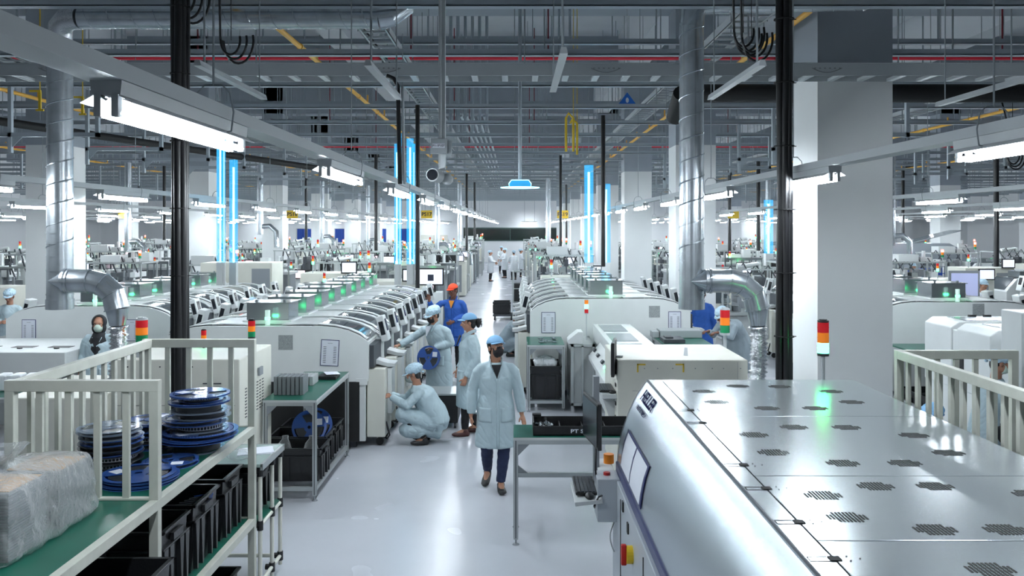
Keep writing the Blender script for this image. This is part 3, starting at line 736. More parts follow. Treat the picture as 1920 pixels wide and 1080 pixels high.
# vertical conduit bundle over the aisle
b = MB()
for k_ in range(6): b.cyl((-1.42+.16*k_, 19.0, 4.9), (-1.42+.16*k_, 19.0, 8.4), .035, 8)
tag(b.build('conduit_bundle', STEELC, smooth=True), 'bundle of grey conduits dropping from the slab over the aisle', 'conduits')
b = MB()
for k_ in range(5): b.cyl((-1.2+.13*k_, 19.0, 5.25), (-1.2+.13*k_, 60, 5.25), .03, 6)
tag(b.build('conduit_run', STEELC, smooth=True), 'bundle of grey conduits running down the hall above the aisle', 'conduits')
# black insulated pipe, upper right
t = thing('insulated_pipe', 'thick black insulated pipe crossing behind the right column', 'pipe', (0, 11.2, 4.52), 0)
MB().cyl((2.2, 0, 0), (8.5, 0, 0), .12, 16).build('pipe', BLACKM, t, smooth=True)
MB().cyl((-.0+2.2, 0, 0), (2.2, .5, -.25), .12, 16).build('branch', BLACKM, t, smooth=True)
t = thing('insulated_pipe', 'black insulated pipe crossing the ceiling at the left', 'pipe', (0, 13.0, 4.3), 0)
MB().cyl((-9.0, 0, .25), (-4.4, 9, -.1), .07, 12).build('pipe', BLACKM, t, smooth=True)
# diagonal loose tray pieces
for j, (p, q, w) in enumerate((((375, 30, 14), (300, 0, 10), 'at upper left'),)):
    pass
# yellow brackets
for j, (px, py, d) in enumerate(((75, 185, 9), (155, 195, 10), (1082, 258, 15), (1075, 250, 14))):
    p = P(px, py, d); b = MB(); w = .03
    if j < 2: b.box(-.013, .013, -.01, .01, -.11, .07); b.box(-.04, .04, -.01, .01, -.13, -.11); b.box(-.11, .01, -.01, .01, .07, .09)
    else: b.loft([(0, 0, -.3), (0, 0, .25), (-.08, 0, .33), (-.12, 0, .25), (-.12, 0, -.3)][:3+j-1], .02, 8)
    b.cyl((0, 0, 0), (0, 0, 8.4-p.z), .006, 5)
    tag(b.build('yellow_bracket', YEL, loc=p), ['yellow hanger bracket at the upper left edge', 'yellow hanger bracket right of the first at upper left', 'yellow pipe bracket right of the wireless device', 'taller yellow pipe bracket right of the wireless device'][j], 'bracket', 'yellow ceiling brackets')
# blue triangular sign
p = P(1176, 186, 16)
t = thing('triangle_sign', 'blue triangular sign hanging under the ceiling at right of centre', 'sign', p)
MB().prism([(-.17, -.1), (.17, -.1), (0, .13)], -.006, .006).build('plate', mat('sign_blue', rgb(30, 100, 190), .5), t)
MB().ell((0, -.008, -.02), (.03, .004, .05), 12, 8).build('drop_mark', PAPER, t)
MB().cyl((0, 0, .12), (0, 0, 8.4-p.z), .005, 5).build('wire', ROD, t)
# line signs
for px, txt, w in ((548, 'PS16', 'left of the blue curtains'), (800, 'PS17', 'above the workers left of the aisle'), (1055, 'PS19', 'right of the aisle'), (1375, 'PS20', 'behind the right duct'), (232, 'PS15', 'at the left side')):
    p = P(px, 402, 26)
    t = thing('line_sign', 'yellow hanging line sign %s' % w, 'sign', p, 0, 'yellow line signs')
    MB().box(-.17, .17, -.006, .006, -.12, .12).build('plate', YEL if 0 else mat('sign_yellow', rgb(236, 196, 60), .5), t)
    if txt in ('PS16', 'PS17', 'PS19'): text_obj(txt, .16, INK, t, (0, -.009, 0), (PI/2, 0, 0), bold=.003)
    MB().cyl((-.13, 0, .12), (-.13, 0, 8.4-p.z), .004, 5).cyl((.13, 0, .12), (.13, 0, 8.4-p.z), .004, 5).build('wire', ROD, t)

# ================================================================ ducts
def spiral_duct(name, pts, r, parent, pitch=.16, m=GALV, seams=True):
    b = MB(); pts = [Vector(p) for p in pts]
    b.loft(pts, r, 28, caps=True)
    if seams:
        for p0, p1 in zip(pts[:-1], pts[1:]):
            L_ = (p1-p0).length; t = (p1-p0).normalized(); a = t.orthogonal().normalized(); c = t.cross(a)
            n_ = int(L_/pitch)
            if n_ < 1: continue
            path = [p0+t*(L_*s/(n_*16))+a*(math.cos(2*PI*s/16)*r)+c*(math.sin(2*PI*s/16)*r) for s in range(n_*16+1)]
            b.loft(path, .0075, 5)
    return b.build(name, m, parent, smooth=True)
def duct_branch(t, X, sgn, tip, zt=1.98):
    pass
DY = 8.2
def duct_set(X, zbot, ztop, side, label, flex_bot, zb=2.30, xe=.52):
    t = thing('exhaust_duct', label, 'duct', (X, DY, zbot), 0, 'silver exhaust ducts over the machines')
    r = .116
    h = ztop-zbot
    spiral_duct('riser', [(0, 0, .5), (0, 0, h)], r, t, .19)
    b = MB(); b.cyl((0, 0, 0), (0, 0, .52), r*1.01, 28)
    for z in (.0, .13, .36, .50, .62, .72): b.cyl((0, 0, z), (0, 0, z+.012), r*1.05, 28)
    b.cyl((0, 0, -.005), (0, 0, .09), r*1.08, 28)
    b.build('riser_foot', GALV, t, smooth=True)
    z = .27
    MB().loft([(-.03, -.15, z), (.12, -.11, z), (.13, -.11, z)], [.008, .112, .116], 28).build('branch_collar', GALV, t, smooth=True)
    b = MB(); pts = [(.1, -.11, z), (.34, -.11, z), (.46, -.11, z-.03), (.565, -.11, z-.12), (.60, -.11, z-.26)]
    b.loft(pts, .11, 28)
    for q in range(1, len(pts)):
        p = Vector(pts[q]); tt = (Vector(pts[min(q+1, 4)])-Vector(pts[q-1])).normalized()
        b.cyl(p-tt*.006, p+tt*.006, .118, 28)
    b.cyl((.15, -.11, z), (.165, -.11, z), .12, 28)
    b.build('elbow', GALV, t, smooth=20)
    MB().cyl((.60, -.11, z-.26), (.605, -.11, z-.42), .105, 28, .072).build('reducer', GALV, t, smooth=True)
    pts = []; rad = []
    zz = z-.42; k_ = 0; zend = flex_bot-zbot
    while zz > zend:
        pts.append((.605+.012*math.sin(k_*.13), -.11+.006*math.sin(k_*.4), zz)); rad.append((.086+.008*math.sin(k_*1.7)) if k_ % 2 else .064); zz -= .019; k_ += 1
    MB().loft(pts, rad, 20).build('flexible_hose', FOIL, t, smooth='all')
    return t
t = duct_set(-4.37, 1.98, 4.40, 1, 'tall spiral silver exhaust duct at the left with foil hose beside the masked worker', 1.225)
b = MB()
z = 4.72-1.98
b2 = spiral_duct('cross_duct', [(.3, -.2, z), (3.1, -.2, z)], .1, t, .2)
MB().loft([(3.1, -.2, z), (3.2, -.2, z+.02), (3.32, -.15, z+.12), (3.36, -.1, z+.35), (3.36, -.1, 3.6)], .105, 24).build('elbow', GALV, t, smooth=20)
MB().loft([(.3, -.2, z), (.16, -.17, z), (.05, -.08, z-.05), (0, 0, z-.2), (0, 0, z-.4)], .108, 24).build('elbow', FOIL, t, smooth=True)
t = duct_set(1.70, 1.98, 4.72, 1, 'tall spiral silver exhaust duct at right of centre with foil hose', .02)
z = 4.93-1.98
spiral_duct('cross_duct', [(.25, 0, z), (1.6, -.1, z)], .115, t, .19)
MB().loft([(0, 0, z-.25), (.01, 0, z-.12), (.08, 0, z-.02), (.25, 0, z)], .118, 24).build('elbow', GALV, t, smooth=True)
MB().loft([(1.6, -.1, z), (1.72, -.1, z+.03), (1.82, -.1, z+.14), (1.85, -.1, z+.4), (1.85, -.1, 3.3)], .118, 24).build('elbow', GALV, t, smooth=True)
# far thin ducts
dk = 0
for px, d, y1 in ((372, 30, 470), (820, 34, 470), (862, 38, 480), (690, 40, 460), (1028, 34, 480), (1672, 24, 460), (1500, 30, 460), (488, 27, 440), (604, 36, 455), (1440, 33, 470), (240, 26, 470)):
    p = P(px, y1, d)
    t = thing('far_exhaust_duct', 'thin silver exhaust duct far back in the hall, %s counted from the nearest set' % ORD[dk], 'duct', p, 0, 'distant silver ducts')
    MB().cyl((0, 0, 0), (0, 0, 4.75-p.z), .1, 12).build('riser', GALV, t, smooth=True)
    MB().loft([(0, 0, .25), (.3, 0, .28), (.5, 0, .1), (.52, 0, -.4)], .08, 10).build('elbow', GALV, t, smooth=True); dk += 1

# ================================================================ black cable drops
def drop(px, d, w, z0, z1, label, bundle=False, bend=None):
    x = (px-965)*d/F
    t = thing('cable_drop', label, 'cable drop', (x, d, z0), 0, 'black vertical cable drops')
    if bundle:
        b = MB(); L_ = z1-z0
        for (ox, oy, r, s) in ((-.03, 0, .034, 1), (.032, -.01, .032, 2), (0, .035, .036, 3), (.005, -.035, .03, 4), (.05, .02, .022, 5)):
            b.loft([(ox+.006*math.sin(q*1.3+s), oy+.004*math.cos(q*1.7+s), L_*q/14) for q in range(15)], r, 12)
        b.build('cables', BLACKC, t, smooth='all')
        q = .3
        while q < L_: MB().cyl((0, 0, q), (0, 0, q+.008), w/2+.012, 16).box(w/2, w/2+.03, -.003, .003, q, q+.006).build('cable_tie', BLACKM, t); q += .52
    else:
        MB().cyl((0, 0, 0), (0, 0, z1-z0), w/2, 10).build('cables', BLACKC, t, smooth=True)
    return t
drop(336, 6.6, .115, 0, 8.4, 'thick black cable bundle drop behind the reel shelf', True)
drop(1470, 7.0, .14, 0, 8.4, 'thick black cable bundle drop beside the big white column', True)
dl = [(75, 21, .12, 580, 'far left beside the hooded worker'), (783, 14.2, .075, 540, 'above the placement machines left of the aisle'), (1131, 15.5, .08, 500, 'right of the aisle beside a blue overlay beam'), (1051, 24, .08, 480, 'under the sign right of the aisle'), (1868, 18, .11, 500, 'far right behind the monitor worker'), (705, 24, .1, 470, 'left background near the curtains'), (875, 32, .1, 470, 'first behind the magazine racks'), (890, 38, .1, 450, 'second behind the magazine racks'), (308, 28, .1, 450, 'left background behind the thick bundle'), (574, 30, .1, 450, 'in front of the first blue curtain'), (1693, 30, .12, 450, 'right background beside the column'), (1368, 30, .12, 500, 'first behind the right elbow'), (1422, 26, .12, 470, 'second behind the right elbow'), (1062, 40, .1, 455, 'thin, just right of the sign')]
for px, d, w, yb, s in dl:
    z0 = CAM_H-(yb-428)*d/F
    drop(px, d, w, z0, 4.8, 'black cable drop, %s' % s)
# curved top connector of a few
t = thing('cable_conduit', 'black flexible conduit curving down from a ladder left of the camera mast', 'cable', P(748, 340, 8.5), 0)
pts = [P(x, y, 8.5)-P(748, 340, 8.5) for x, y in ((725, 142), (738, 147), (746, 162), (747, 200), (748, 260), (749, 300), (750, 345))]
MB().loft(pts, .022, 10).build('conduit', BLACKC, t, smooth='all')
MB().loft([p+Vector((.045, 0, 0)) for p in pts[2:]], .014, 8).build('pipe', TRAYC, t, smooth='all')
for k_, (px, py, d) in enumerate(((1410, 70, 7.6), (1395, 60, 7.7), (432, 75, 7.7), (345, -5, 7.0), (1900, 290, 12))):
    p = P(px, py, d); b = MB()
    for s in range(3):
        rr_ = .11+.03*s
        b.loft([(rr_*math.cos(a_*PI/12)*.8+.03*s, .02*s, rr_*math.sin(a_*PI/12)*1.2) for a_ in range(12, 26)], .011, 8)
    b.loft([(-.09, 0, 0), (-.1, 0, .5), (-.2, 0, .9)], .011, 6); b.cyl((.0, .02, -.0), (0, .02, 1.0), .004, 5)
    tag(b.build('cable_loop', BLACKC, loc=p, smooth='all'), 'black cable loop hanging %s' % ['right of the right duct, nearer', 'right of the right duct, behind the first', 'under the left cross duct', 'above the left cross duct', 'at the far right edge'][k_], 'cable', 'hanging cable loops')

# ================================================================ camera mast, wireless device, blue overlay graphics
t = thing('surveillance_mast', 'grey ceiling mast carrying a white bullet surveillance camera and grey box', 'camera mast', (-.62, 7.3, 3.15), 0)
MB().box(-.028, .028, -.028, .028, .1, 5.25).box(-.028, -.02, -.034, -.028, .1, 5.25).box(.02, .028, -.034, -.028, .1, 5.25).build('post', TRAYC, t)
MB().cyl((-.012, -.045, .25), (-.012, -.045, 3), .013, 10).build('conduit', TRUNK, t, smooth=True)
bx = MB().box(-.09, .05, -.09, -.03, .23, .36).build('junction_box', mat('box_grey', rgb(150, 157, 162), .5), t, bevel=.006)
MB().box(-.075, .03, -.0925, -.09, .28, .315).build('name_plate', PAPER, bx)
text_obj('F1-1F107', .027, INK, bx, (-.0225, -.0935, .2975), (PI/2, 0, 0), bold=.0006)
MB().box(.05, .085, -.06, -.03, .215, .345).build('bracket', mat('box_grey', (1, 1, 1, 1)), t)
cam_ = MB(); cam_.cyl((-.03, -.02, .04), (-.065, -.2, .045), .055, 20).build('camera_body', TRUNK, t, smooth=True)
MB().cyl((-.0652, -.2, .045), (-.067, -.208, .0455), .046, 20).build('lens', SCREEN, t, smooth=True)
MB().ell((.045, -.0, .02), (.05, .05, .05), 16, 10).cyl((.045, 0, .02), (-.03, -.03, .04), .02, 10).build('mount', TRUNK, t, smooth=True)
t = thing('wireless_access_point', 'wireless device with a glowing blue overlay outline and overlay ring, hung on a pole', 'access point', P(975, 347, 10), 0)  # device glow, outline and ring are overlay graphics built as glowing parts
MB().cyl((0, 0, .05), (0, 0, 8.4-3.256), .022, 10).build('pole', STEELC, t, smooth=True)
prof = [(-.10, .055), (.10, .055), (.13, .015), (.125, -.03), (-.125, -.03), (-.13, .015)]
MB().prism(prof, -.06, .06).build('device_body', mat('blue_overlay_glow', rgb(40, 130, 190), .3, emit=.5, ecol=(.05, .5, .9, 1)), t)
pr3 = [(u, -.065, w) for u, w in prof]; MB().loft(pr3+[pr3[0]], .0045, 6, caps=False).build('overlay_outline', BLUEW, t)
ring = [(.225*math.cos(a_*PI/24), .225*math.sin(a_*PI/24), -.03) for a_ in range(49)]
MB().loft(ring, .0045, 6, side=(0, 0, 1), caps=False).build('overlay_ring', BLUEW, t)
for j, (px, w, yt, yb, d, s) in enumerate(((413, 7, 262, 492, 13, 'first from the left'), (420, 3, 262, 492, 13, 'second from the left'), (438, 8, 300, 492, 13.4, 'third from the left'), (744, 5, 270, 495, 14.5, 'fourth from the left'), (750, 3, 250, 495, 14.5, 'fifth from the left'), (769, 7, 260, 495, 14.5, 'sixth from the left'), (776, 3, 270, 495, 14.5, 'seventh from the left'), (1104, 9, 310, 492, 20, 'left one right of the aisle'), (1136, 9, 345, 492, 20, 'right one right of the aisle'), (1441, 9, 375, 475, 24, 'beside the right black cables'))):  # overlay graphics, no lamps here; glowing tubes and sockets are added shapes
    p0 = P(px, yb, d); p1 = P(px, yt, d); r = w*d/F/2
    t = thing('blue_overlay_beam', 'vertical translucent blue overlay beam, %s' % s, 'overlay graphic', p0, 0, 'blue overlay beams')
    MB().cyl((0, 0, 0), (0, 0, p1.z-p0.z), r*1.9, 14).build('overlay_glow', BLUEF, t, smooth=True)
    MB().cyl((0, 0, 0), (0, 0, (p1.z-p0.z)*.93), r*.5, 8).build('overlay_core', BLUEW, t, smooth=True)
    MB().box(-r*1.6, r*1.6, -r*1.6, r*1.6, -.35, 0).build('added_socket', OFFW, t)
# ================================================================ reflow oven (right foreground)
OT = 1.6
def onp(px, py, z=OT):
    d = (CAM_H-z)*F/(py-428); return ((px-965)*d/F, d)
t = thing('reflow_oven', 'large silver reflow oven with a curved side hood, vented flat top and navy stripe', 'oven', (0, 0, 0))
YF, YN = 6.46, 1.75
MB().box(.74, 2.56, YN, YF-.02, .12, .92).box(.80, 2.5, YN+.05, YF-.1, 0, .12).build('cabinet', mat('oven_cabinet', rgb(196, 203, 210), .35, .3), t, bevel=.006)
hp = [(1.01, 1.60), (.975, 1.556), (.94, 1.505), (.905, 1.447), (.872, 1.375), (.84, 1.29), (.813, 1.21), (.793, 1.12), (.782, 1.03), (.78, .99)]
MB().prism(hp+[(1.6, .93), (1.6, 1.6)], YN, YF).build('hood', HOOD, t, smooth=True)
MB().strip([(1.008, 1.604), (.973, 1.559), (.938, 1.508), (.903, 1.449), (.87, 1.376), (.838, 1.291), (.811, 1.211), (.791, 1.121), (.78, 1.031), (.777, .99)], YF-.006, YF+.004, -.002).build('hood_edge', mat('seal_grey', rgb(90, 96, 104), .5), t)
MB().box(.765, 1.5, YN, YF+.005, .905, .99).build('navy_stripe', NAVY, t, bevel=.01)
MB().box(1.0, 2.56, YN, YF, .93, OT-.004).build('top_body', OVTOP, t)
sx = 1.108
seams = [YF, 5.2, 3.95, 3.13, 2.3, YN]
for a_, b_ in zip(seams[:-1], seams[1:]):
    g = .004
    MB().box(sx+g, 2.56, b_+g, a_-g, OT-.01, OT+.004).build('top_panel', OVTOP, t, bevel=.002)
MB().box(1.012, sx-g, YN, YF, OT-.01, OT+.003).build('side_strip', OVTOP, t)
MB().box(sx-.006, sx+.006, YN, YF, OT-.008, OT).build('seam', BLACKM, t)
MB().box(1.004, 1.012, YN, YF, OT-.004, OT+.005).build('hood_seam', mat('seal_grey', (1, 1, 1, 1)), t)
for zx, zy in ((45, 150), (125, 222), (345, 460), (475, 592), (655, 782), (850, 990)):
    X, D = onp(1280+zx/3, 720+zy/3)
    b = MB(); b.box(sx-.018, sx+.022, D-.02, D+.02, OT, OT+.007)
    for (q0, q1, q2, q3) in ((sx-.09, sx-.02, D-.022, D-.0195), (sx-.09, sx-.02, D+.0195, D+.022), (sx-.09, sx-.0875, D-.022, D+.022)): b.box(q0, q1, q2, q3, OT, OT+.0045)
    for ox, oy in ((.05, .02), (.05, -.02), (.09, .0)): b.cyl((sx+ox, D+oy, OT), (sx+ox, D+oy, OT+.0065), .003, 8)
    b.build('latch', BLACKM, t)
vents = [(120, 45), (310, 15), (545, 18), (190, 105), (475, 140), (745, 140), (835, 45), (950, 105), (400, 290), (510, 390), (625, 247), (920, 248), (900, 450), (1250, 450), (1300, 293), (1495, 392), (790, 632), (925, 755), (1085, 580), (1420, 580), (1420, 825), (1815, 825), (1965, 625), (1730, 1050)]
vm = None
for zx, zy in vents:
    X, D = onp(1280+zx/3, 720+zy/3)
    if vm is None:
        b = MB(); nx = 11
        for i_ in range(nx):
            x = (i_-(nx-1)/2)*.0145
            e = abs(x)/.08
            for j_ in range(4):
                yy = (j_-1.5)*.029
                if e > .72 and j_ in (0, 3): continue
                if e > .9 and False: continue
                b.box(x-.0042, x+.0042, yy-.012, yy+.012, 0, .0012)
        vm = b.build('vent', BLACKM, t); o = vm
    else:
        o = vm.copy(); COL.objects.link(o); o.parent = t
    o.location = (X, D, OT+.0045)
# lettering on hood
def hood_frame(s, y):
    p0, p1 = Vector((.938, y, 1.505)), Vector((.975, y, 1.556))
    up = (p1-p0).normalized(); n_ = Vector((-up.z, 0, up.x)); xd = Vector((0, -1, 0))
    c = p0+up*s+n_*.004
    M = Matrix((xd, up, n_)).transposed().to_4x4(); M.translation = c; return M
text_obj('HELLER', .12, NAVYP, t, None, M=hood_frame(.018, 6.06), name='maker_lettering', wide=1.2, bold=.002)
text_obj('I INDUSTRIES I', .045, NAVYP, t, None, M=hood_frame(-.07, 6.06), name='small_lettering', wide=1.3)
# document holder on hood
b = MB(); b.prism([(.777, 1.02), (.786, 1.10), (.806, 1.20), (.833, 1.285), (.828, 1.287), (.80, 1.205), (.78, 1.10), (.771, 1.02)], 5.25, 6.22)
dh = b.build('document_holder', NAVY, t)
for ya, yb in ((5.29, 5.72), (5.76, 6.18)):
    MB().prism([(.772, 1.035), (.781, 1.10), (.80, 1.195), (.824, 1.27), (.822, 1.271), (.797, 1.197), (.776, 1.10), (.768, 1.035)], ya, yb).build('sheet', PAPER, dh)
# side details
for y in (5.95, 4.9, 3.8):
    MB().box(.735, .741, y-.003, y+.003, .14, .86).build('door_gap', BLACKM, t)
b = MB(); b.loft([(.738, 6.28, .62+.1*math.sin(q*PI/10)*0-.02*q) for q in range(0)], .005) if False else None
b = MB(); b.loft([(.738-.03*math.sin(PI*q/8), 6.33, .35+.22*q/8) for q in range(9)], .005, 6); b.build('door_handle', ALU, t, smooth=True)
b = MB(); b.cyl((.74, 5.36, .70), (.70, 5.36, .70), .055, 20).build('switch_plate', YEL, t)
MB().cbox((.685, 5.36, .70), .035, .035, .13).build('rotary_switch', RED, t, bevel=.008)
for y, z in ((5.8, .86), (5.55, .80), (4.9, .7)):
    MB().cbox((.735, y, z), .012, .05, .07).build('door_lock', BLACK, t, bevel=.004)
# control box, pole, monitor and keyboard tray at the far left corner
cb = MB().box(.60, .765, 6.18, 6.42, .62, .93).build('control_box', mat('oven_cabinet', (1, 1, 1, 1)), t, bevel=.006)
MB().cyl((.68, 6.3, .93), (.68, 6.3, .95), .025, 16).build('push_button', RED, cb)
MB().box(.63, .75, 6.42, 6.75, .88, .93).build('button_panel', OFFW, t, bevel=.004)
MB().cyl((.73, 6.62, .93), (.73, 6.62, 1.0), .04, 16).build('stop_button_guard', ORANGE, t)
MB().box(.60, .645, 6.5, 6.56, .72, 1.62).build('monitor_pole', GREYM, t)
m1 = thing('monitor', 'black flat monitor seen edge-on beside the silver oven', 'monitor', (.585, 6.45, 1.3))
MB().cbox((0, 0, 0), .03, .5, .34, (0, 0, R(8))).build('casing', BLACK, m1, bevel=.006)
MB().cbox((-.018, -.002, 0), .004, .46, .30, (0, 0, R(8))).build('screen', SCREEN, m1)
MB().cbox((.03, .03, 0), .03, .1, .12).build('mount', DGREY, m1)
def keyboard(p, rz, label):
    t = thing('keyboard', label, 'keyboard', p, rz, None)
    MB().cbox((0, 0, .01), .17, .42, .02).build('case', BLACK, t, bevel=.004)
    b = MB()
    for i_ in range(5):
        for j_ in range(15): b.box(-.07+i_*.027, -.07+i_*.027+.021, -.195+j_*.026, -.195+j_*.026+.021, .018, .026)
    b.build('keys', DGREY, t)
tr = thing('keyboard_tray', 'pale keyboard shelf on an arm below the edge-on monitor', 'tray', (.53, 6.35, .80))
MB().cbox((0, 0, -.015), .2, .5, .03, (0, R(-6), 0)).build('board', OFFW, tr, bevel=.005)
MB().box(.07, .12, .15, .2, -.06, .0).build('arm', GREYM, tr)
keyboard((.53, 6.42, .806), 0, 'black keyboard on the shelf beside the silver oven')
b = MB(); b.ell((0, 0, .012), (.033, .055, .022), 16, 8)
tag(b.build('computer_mouse', BLACK, loc=(.54, 6.165, .804), smooth=True), 'black mouse beside the keyboard at the silver oven', 'mouse')
b = MB(); b.loft([(.60, 6.3, 1.15), (.6, 6.32, .95), (.61, 6.3, .8), (.58, 6.2, .72), (.57, 6.12, .76), (.6, 6.1, .83), (.63, 6.16, .82)], .007, 6)
tag(b.build('cable', BLACKC, smooth='all'), 'black cable drooping under the keyboard shelf', 'cable')

# ================================================================ stack lights
def stack_light(name, loc, r, h, lit, label, pole=.3, topc=BLACK, order='rag', base=None, group=None, par=None, standm=None):
    """tiers listed top to bottom"""
    t = thing(name, label, 'stack light', loc, 0, group) if par is None else None
    root = t
    if par is not None:
        root = bpy.data.objects.new('stack_light', None); COL.objects.link(root); root.parent = par; root.location = loc
    z = pole; seg = h/len(order)
    MB().cyl((0, 0, 0), (0, 0, pole), base or r*.35, 12).build('stand', standm or (TRUNK if topc is not BLACK else BLACK), root, smooth=True)
    MB().cyl((0, 0, pole-.02*(r/.04)), (0, 0, pole), r*1.02, 20).build('collar', topc, root, smooth=True)
    M = {'r': (REDL, REDON), 'a': (AMBL, AMBON), 'g': (GRNL, GRNON), 'c': (CLEARL, GRNON)}
    nm = {'r': 'red_tier', 'a': 'amber_tier', 'g': 'green_tier', 'c': 'clear_tier'}
    for i_, c in enumerate(reversed(order)):
        m = M[c][1 if c in lit else 0]
        MB().cyl((0, 0, z), (0, 0, z+seg*.97), r, 24).cyl((0, 0, z+seg*.45), (0, 0, z+seg*.5), r*1.03, 24).build(nm[c], m, root, smooth=True); z += seg
    MB().cyl((0, 0, z), (0, 0, z+r*.3), r*1.0, 20).cyl((0, 0, z+r*.3), (0, 0, z+r*.5), r*.7, 20).build('cap', topc, root, smooth=True)
    return root
stack_light('stack_light', (2.40, 6.64, 0), .043, .24, 'g', 'red, amber and lit green stack light on a pale post behind the silver oven', pole=1.78, order='rag', standm=TRUNK)
# ================================================================ racks with railings
def rack(name, label, x0, x1, y0, y1, ztop, shelves, near_y, side_x, rail_y=True, with_near=True):
    """posts at far (y1) and near (y0); shelves run on to near_y"""
    t = thing(name, label, 'rack', (0, 0, 0))
    w = .05
    for x in (x0, x1):
        for y in ((y0, y1) if with_near else (y1,)):
            MB().box(x-w/2+.0007, x+w/2-.0007, y-w/2+.0007, y+w/2-.0007, 0, ztop-.0015).build('post', PAINTR, t, bevel=.002)
    for x in (x0, x1):
        MB().box(x-w/2+.0007, x+w/2-.0007, near_y-w/2+.0007, near_y+w/2-.0007, 0, shelves[0][0] if shelves else ztop).build('post', PAINTR, t, bevel=.002)
    b = MB()
    b.box(x0-w/2, x1+w/2, y1-w/2, y1+w/2, ztop-.06, ztop); 
    if with_near: b.box(x0-w/2, x1+w/2, y0-w/2, y0+w/2, ztop-.06, ztop)
    b.box(side_x-w/2+.0003, side_x+w/2-.0003, (y0 if with_near else near_y)+w/2, y1-w/2, ztop-.06, ztop)
    b.build('top_rail', PAINTR, t, bevel=.003)
    zs = shelves[0][0] if shelves else 0.0
    n_ = int(round((x1-x0)/.146))
    ybars = (y0, y1) if with_near else (y1,)
    for y in ybars:
        for i_ in range(1, n_):
            x = x0+(x1-x0)*i_/n_
            MB().box(x-.0175, x+.0175, y-.012, y+.012, zs, ztop-.06).build('bar', PAINTR, t)
    n_ = int(round((y1-(y0 if with_near else near_y))/.146)); ya = y0 if with_near else near_y
    for i_ in range(1, n_):
        y = ya+(y1-ya)*i_/n_
        MB().box(side_x-.012, side_x+.012, y-.0175, y+.0175, zs, ztop-.06).build('bar', PAINTR, t)
    for z, mm in shelves:
        MB().box(x0, x1-.02, near_y, y1, z-.012, z).build('shelf_board', mm, t)
        b = MB(); b.box(x1-.02, x1+w/2, near_y-w/2, y1+w/2, z-.05, z+.004); b.box(x0-w/2, x0, near_y, y1, z-.05, z+.004)
        b.box(x0, x1, y1-.01, y1+w/2, z-.05, z+.004); b.box(x0, x1, near_y-w/2, near_y, z-.05, z+.004)
        if with_near and z == zs: b.box(x0, x1, y0-.02, y0+.02, z, z+.012)
        b.build('shelf_frame', PAINTR, t, bevel=.002)
    return t
rack('storage_rack', 'cream metal rack with railings and green shelves, holding blue reels', -2.69, -1.92, 4.56, 6.24, 1.94, [(1.30, GREEN), (.63, GREEN)], 2.5, -2.665)
rack('railing_rack', 'cream metal railing rack right of the silver oven, in front of two seated workers', 2.72, 3.53, 4.2, 6.04, 1.887, [(.95, GREEN)], 3.0, 2.72, with_near=False)

# ================================================================ component reels
def reel(r, h, mflange, mtape, label, loc, tilt=(0, 0, 0), rz=0, group='component reels on the rack', windows=True, squares=False):
    t = thing('component_reel', label, 'reel', loc, rz, group); t.rotation_euler = (tilt[0], tilt[1], rz)
    def flange(z):
        b = MB(); th = .0035; seg = 48
        rings = [(r, .86*r), (.30*r, .10*r)]
        for ro, ri in rings: b.lathe([(ri, 0), (ro, 0), (ro, th), (ri, th), (ri, 0)], (0, 0, z), seg)
        # three broad spokes leave three curved windows
        for k in range(3):
            a0 = 2*PI*k/3; a1 = a0+R(62)
            b.lathe([(.28*r, 0), (.88*r, 0), (.88*r, th), (.28*r, th), (.28*r, 0)], (0, 0, z), 8, a0, a1)
        return b
    flange(0).build('bottom_flange', mflange, t, smooth=True)
    f = flange(h-.0035).build('top_flange', mflange, t, smooth=True)
    MB().box(.35*r, .75*r, -.02+r*.2, .05+r*.2, h+.0003, h+.0012).build('paper_label', PAPER, f)
    MB().lathe([(.30*r, .004), (.78*r, .004), (.78*r, h-.004), (.30*r, h-.004)], seg=40).build('tape_winding', mtape, t, smooth=True)
    if squares:
        b = MB()
        for k in range(44):
            a_ = 2*PI*k/44; rr_ = .785*r
            M = Matrix.Rotation(a_, 4, 'Z') @ Matrix.Translation((rr_, 0, h/2))
            s = .3*(h-.01)
            b.box(-.001, .001, -s, s, -s, -s+.003, M); b.box(-.001, .001, -s, s, s-.003, s, M); b.box(-.001, .001, -s, -s+.003, -s, s, M); b.box(-.001, .001, s-.003, s, -s, s, M)
        b.build('tape_pockets', PAPER, t)
    return t
def stack(x, y, z, spec, where):
    n_ = len(spec)
    for i_, (r, h, kind, sq, dx, dy) in enumerate(spec):
        mf = {'b': REELB, 'c': REELC, 'k': REELT}[kind]; cn = {'b': 'blue', 'c': 'clear', 'k': 'dark'}[kind]
        pos = 'alone' if n_ == 1 else ('topmost' if i_ == n_-1 else 'bottom' if i_ == 0 else ORD[i_]+' from bottom')
        reel(r, h, mf, REELT, '%s reel, %s in the %s' % (cn, pos, where), (x+dx, y+dy, z), rz=random.uniform(0, 6), squares=sq)
        z += h+.002
stack(-2.08, 5.62, 1.30, [(.185, .075, 'c', 0, -.01, 0), (.235, .018, 'b', 0, 0, -.03), (.24, .03, 'b', 0, .01, 0), (.18, .05, 'c', 1, 0, .02), (.2, .03, 'b', 0, -.03, 0), (.185, .04, 'c', 0, .01, .03), (.18, .05, 'c', 0, 0, 0), (.195, .012, 'b', 0, 0, .01), (.14, .035, 'b', 1, .01, .01), (.19, .01, 'b', 0, .01, .0)], 'tall stack at the far end of the rack')
stack(-2.16, 4.90, 1.30, [(.21, .014, 'b', 0, 0, 0), (.21, .016, 'b', 0, .01, .01), (.205, .014, 'b', 0, 0, 0)], 'low stack by the near railing')
